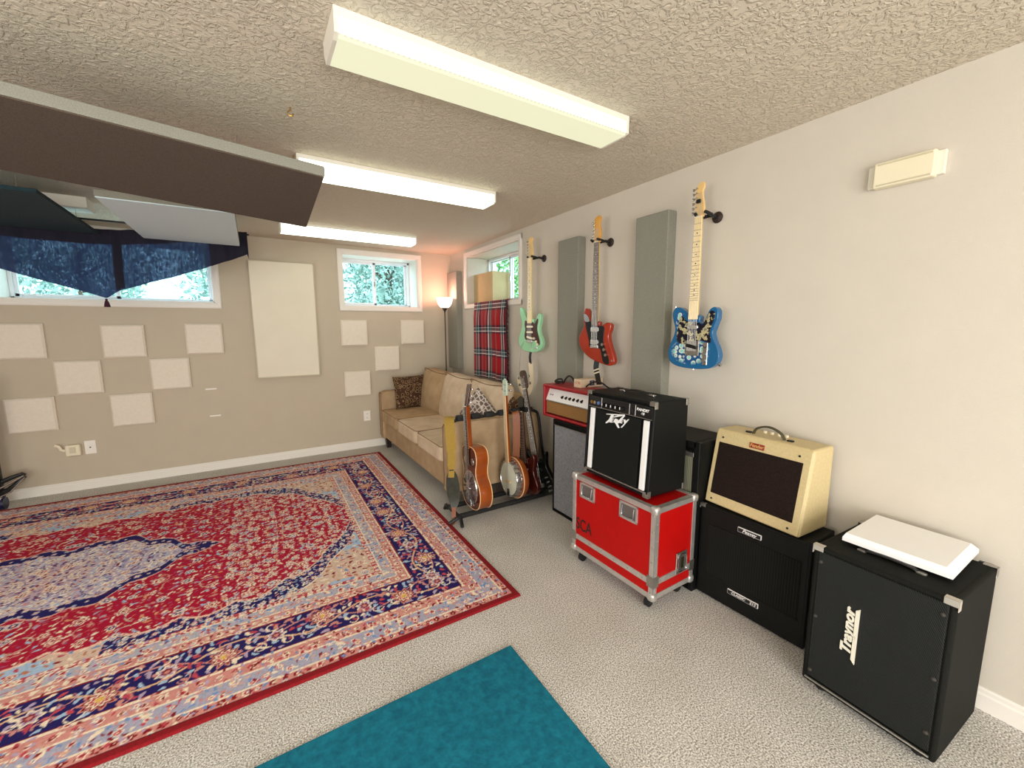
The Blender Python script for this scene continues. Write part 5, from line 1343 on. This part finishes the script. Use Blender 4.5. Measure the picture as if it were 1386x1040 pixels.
    scatter(med2, .028, lambda x, y: leaf(x, y, rs.uniform(.008, .014), .0045, rs.uniform(0, 3.1), rnd([CREAM, CREAM, c(244, 236, 224), c(96, 84, 150), c(120, 110, 160)])))
    scatter(med2, .11, lambda x, y: rosette(x, y, rs.uniform(.022, .036), rnd([[CREAM, ROSE, CREAM, NAVY], [CREAM, LILAC, CREAM, DRED]]), 8))
    scatter(med & ~med2, .052, lambda x, y: rosette(x, y, rs.uniform(.010, .02), rnd([[LILAC, CREAM, ROSE], [LBLUE, LILAC, CREAM]]), 6))
    IM[np.abs(V-Mf) < .0065] = c(222, 170, 160); IM[ins & (np.abs(V-F) < .008)] = c(236, 196, 176)
    IM[(np.abs(V-Mf+.09) < .005)] = c(222, 190, 180)
    scatter(ins & ~inner & nb, .026, lambda x, y: leaf(x, y, rs.uniform(.008, .014), .0045, rs.uniform(0, 3.1), rnd([LBLUE, CREAM, LILAC, PINK])))
    scatter(inner & ~med, .034, lambda x, y: leaf(x, y, rs.uniform(.007, .012), .004, rs.uniform(0, 3.1), rnd([PINK, ROSE, CREAM, c(200, 90, 100), c(150, 90, 130)])))
    # spandrels
    scatter(sp & ~nb, .040, lambda x, y: leaf(x, y, rs.uniform(.010, .020), rs.uniform(.005, .009), rs.uniform(0, 3.1), rnd([DRED, ROSE, CREAM, CREAM, BLUE, c(190, 120, 90)])))
    scatter(sp & ~nb, .12, lambda x, y: rosette(x, y, rs.uniform(.018, .03), rnd([[CREAM, ROSE, CREAM, DRED], [CREAM, BLUE, CREAM, ROSE]]), 6))
    scatter(nb, .055, lambda x, y: rosette(x, y, rs.uniform(.014, .024), rnd([[CREAM, LBLUE, ROSE], [PINK, CREAM, BLUE], [LILAC, CREAM, DRED]]), rnd([5, 6])))
    # guards
    for d_, sp_, cols in ((.058, .045, [DRED, CREAM]), (.203, .062, [CREAM, DRED, PINK]), (.508, .048, [CREAM, DRED]), (.628, .04, [CREAM, PINK])):
        k = 0
        for x in np.arange(0, hx-d_, sp_): rosette(x, hy-d_, .018 if k % 2 else .013, cols, 5); k += 1
        for y in np.arange(0, hy-d_, sp_): rosette(hx-d_, y, .018 if k % 2 else .013, cols, 5); k += 1
    for d_, amp in ((.123, .022), (.574, .016)):
        for run, L_ in (('x', hx-d_), ('y', hy-d_)):
            k = 0
            for q in np.arange(0, L_, .07):
                off = amp*(1 if k % 2 else -1)*.8
                p = (q, hy-d_+off) if run == 'x' else (hx-d_+off, q)
                (rosette(*p, .020, rnd([[PINK, CREAM, DRED], [CREAM, ROSE, CREAM]]), 5) if k % 2 else leaf(*p, .026, .012, rs.uniform(0, 3.1), rnd([BLUE, CREAM]), CREAM)); k += 1
    gm = ((dE > .04) & (dE < .25)) | ((dE > .475) & (dE < .64))
    scatter(gm, .030, lambda x, y: leaf(x, y, rs.uniform(.008, .015), rs.uniform(.004, .007), rs.uniform(0, 3.1), rnd([CREAM, PINK, ROSE, LILAC, c(214, 170, 150), BLUE, DRED])))
    scatter(gm, .075, lambda x, y: rosette(x, y, rs.uniform(.012, .020), rnd([[CREAM, ROSE, DRED], [PINK, CREAM, BLUE], [LILAC, CREAM, ROSE]]), 5))
    # main border: undulating vine with large rosettes
    for run, L_, base in (('x', hx-.36, hy-.36), ('y', hy-.36, hx-.36)):
        P = []; n_ = int(L_/.02)
        for q in range(n_+1):
            s_ = L_*q/n_; o_ = .055*math.sin(s_*2*PI/.62+1.1)
            P.append((s_, base+o_) if run == 'x' else (base+o_, s_))
        vine(P[::2], .0058, c(220, 176, 140))
        P2 = [((p[0], 2*base-p[1]) if run == 'x' else (2*base-p[0], p[1])) for p in P]
        vine(P2[::2], .0045, PINK)
        k = 0
        for s_ in np.arange(.12, L_+.08, .205):
            off = .0 if k % 2 else rs.choice([-.03, .03])
            p = (s_, base+off) if run == 'x' else (base+off, s_)
            if k % 2 == 0: rosette(*p, .070, [PINK, DRED, CREAM, ROSE, CREAM, c(220, 180, 90)], 10)
            else: rosette(*p, .046, [CREAM, LILAC, DRED, PINK], 7)
            k += 1
    mb = (dE > .262) & (dE < .458)
    dark = lambda i_, j_: True
    def mbleaf(x, y):
        i, j = int(np.clip(x/st, 0, nu-1)), int(np.clip(y/st, 0, nv-1))
        if np.abs(IM[i, j]-NAVY).sum() < 5: leaf(x, y, rs.uniform(.012, .024), rs.uniform(.006, .010), rs.uniform(0, 3.1), rnd([CREAM, PINK, ROSE, LILAC, LBLUE]))
    scatter(mb, .036, mbleaf)
    scatter(mb, .11, lambda x, y: curl(x, y, .036, .003, rnd([CREAM, PINK]), rs.uniform(0, 6.3)))
    IM[dE < .032] = DRED; IM[(dE >= .032) & (dE < .039)] = c(90, 20, 30)
    # mirror to the full rug, add wear
    full = np.concatenate([IM[:0:-1], IM], 0); full = np.concatenate([full[:, :0:-1], full], 1)
    full = full*(1+rs.uniform(-.07, .07, full.shape[:2]+(1,)))
    return np.clip(full, 0, 255), hx, hy
def rug():
    im, hx, hy = paint_rug(); nu, nv = im.shape[:2]
    me = bpy.data.meshes.new('persian_rug')
    xs = np.linspace(-hx, hx, nu); ys = np.linspace(-hy, hy, nv)
    X, Y = np.meshgrid(xs, ys, indexing='ij')
    Z = np.full_like(X, .011); Z[0] = Z[-1] = .001; Z[:, 0] = Z[:, -1] = .001
    co = np.stack([X, Y, Z], -1).reshape(-1, 3).astype(np.float32)
    nF = (nu-1)*(nv-1)
    i, j = np.meshgrid(np.arange(nu-1), np.arange(nv-1), indexing='ij'); a = (i*nv+j).ravel()
    q = np.stack([a, a+nv, a+nv+1, a+1], 1).astype(np.int32)
    me.vertices.add(len(co)); me.vertices.foreach_set('co', co.ravel())
    me.loops.add(nF*4); me.loops.foreach_set('vertex_index', q.ravel())
    me.polygons.add(nF); me.polygons.foreach_set('loop_start', np.arange(0, nF*4, 4, dtype=np.int32)); me.polygons.foreach_set('loop_total', np.full(nF, 4, np.int32))
    me.update(calc_edges=True); me.validate()
    color_attr(me, lin(im.reshape(-1, 3)).astype(np.float32))
    me.materials.append(attr_mat('knotted_wool', bump=(180, .35)))
    o = bpy.data.objects.new('persian_rug', me); COL.objects.link(o)
    o.location = (-3.45, -1.872, 0); o.rotation_euler = (0, 0, math.radians(-.6))
    tag(o, 'large red and navy patterned oriental rug with central medallion', 'rug')
rug()
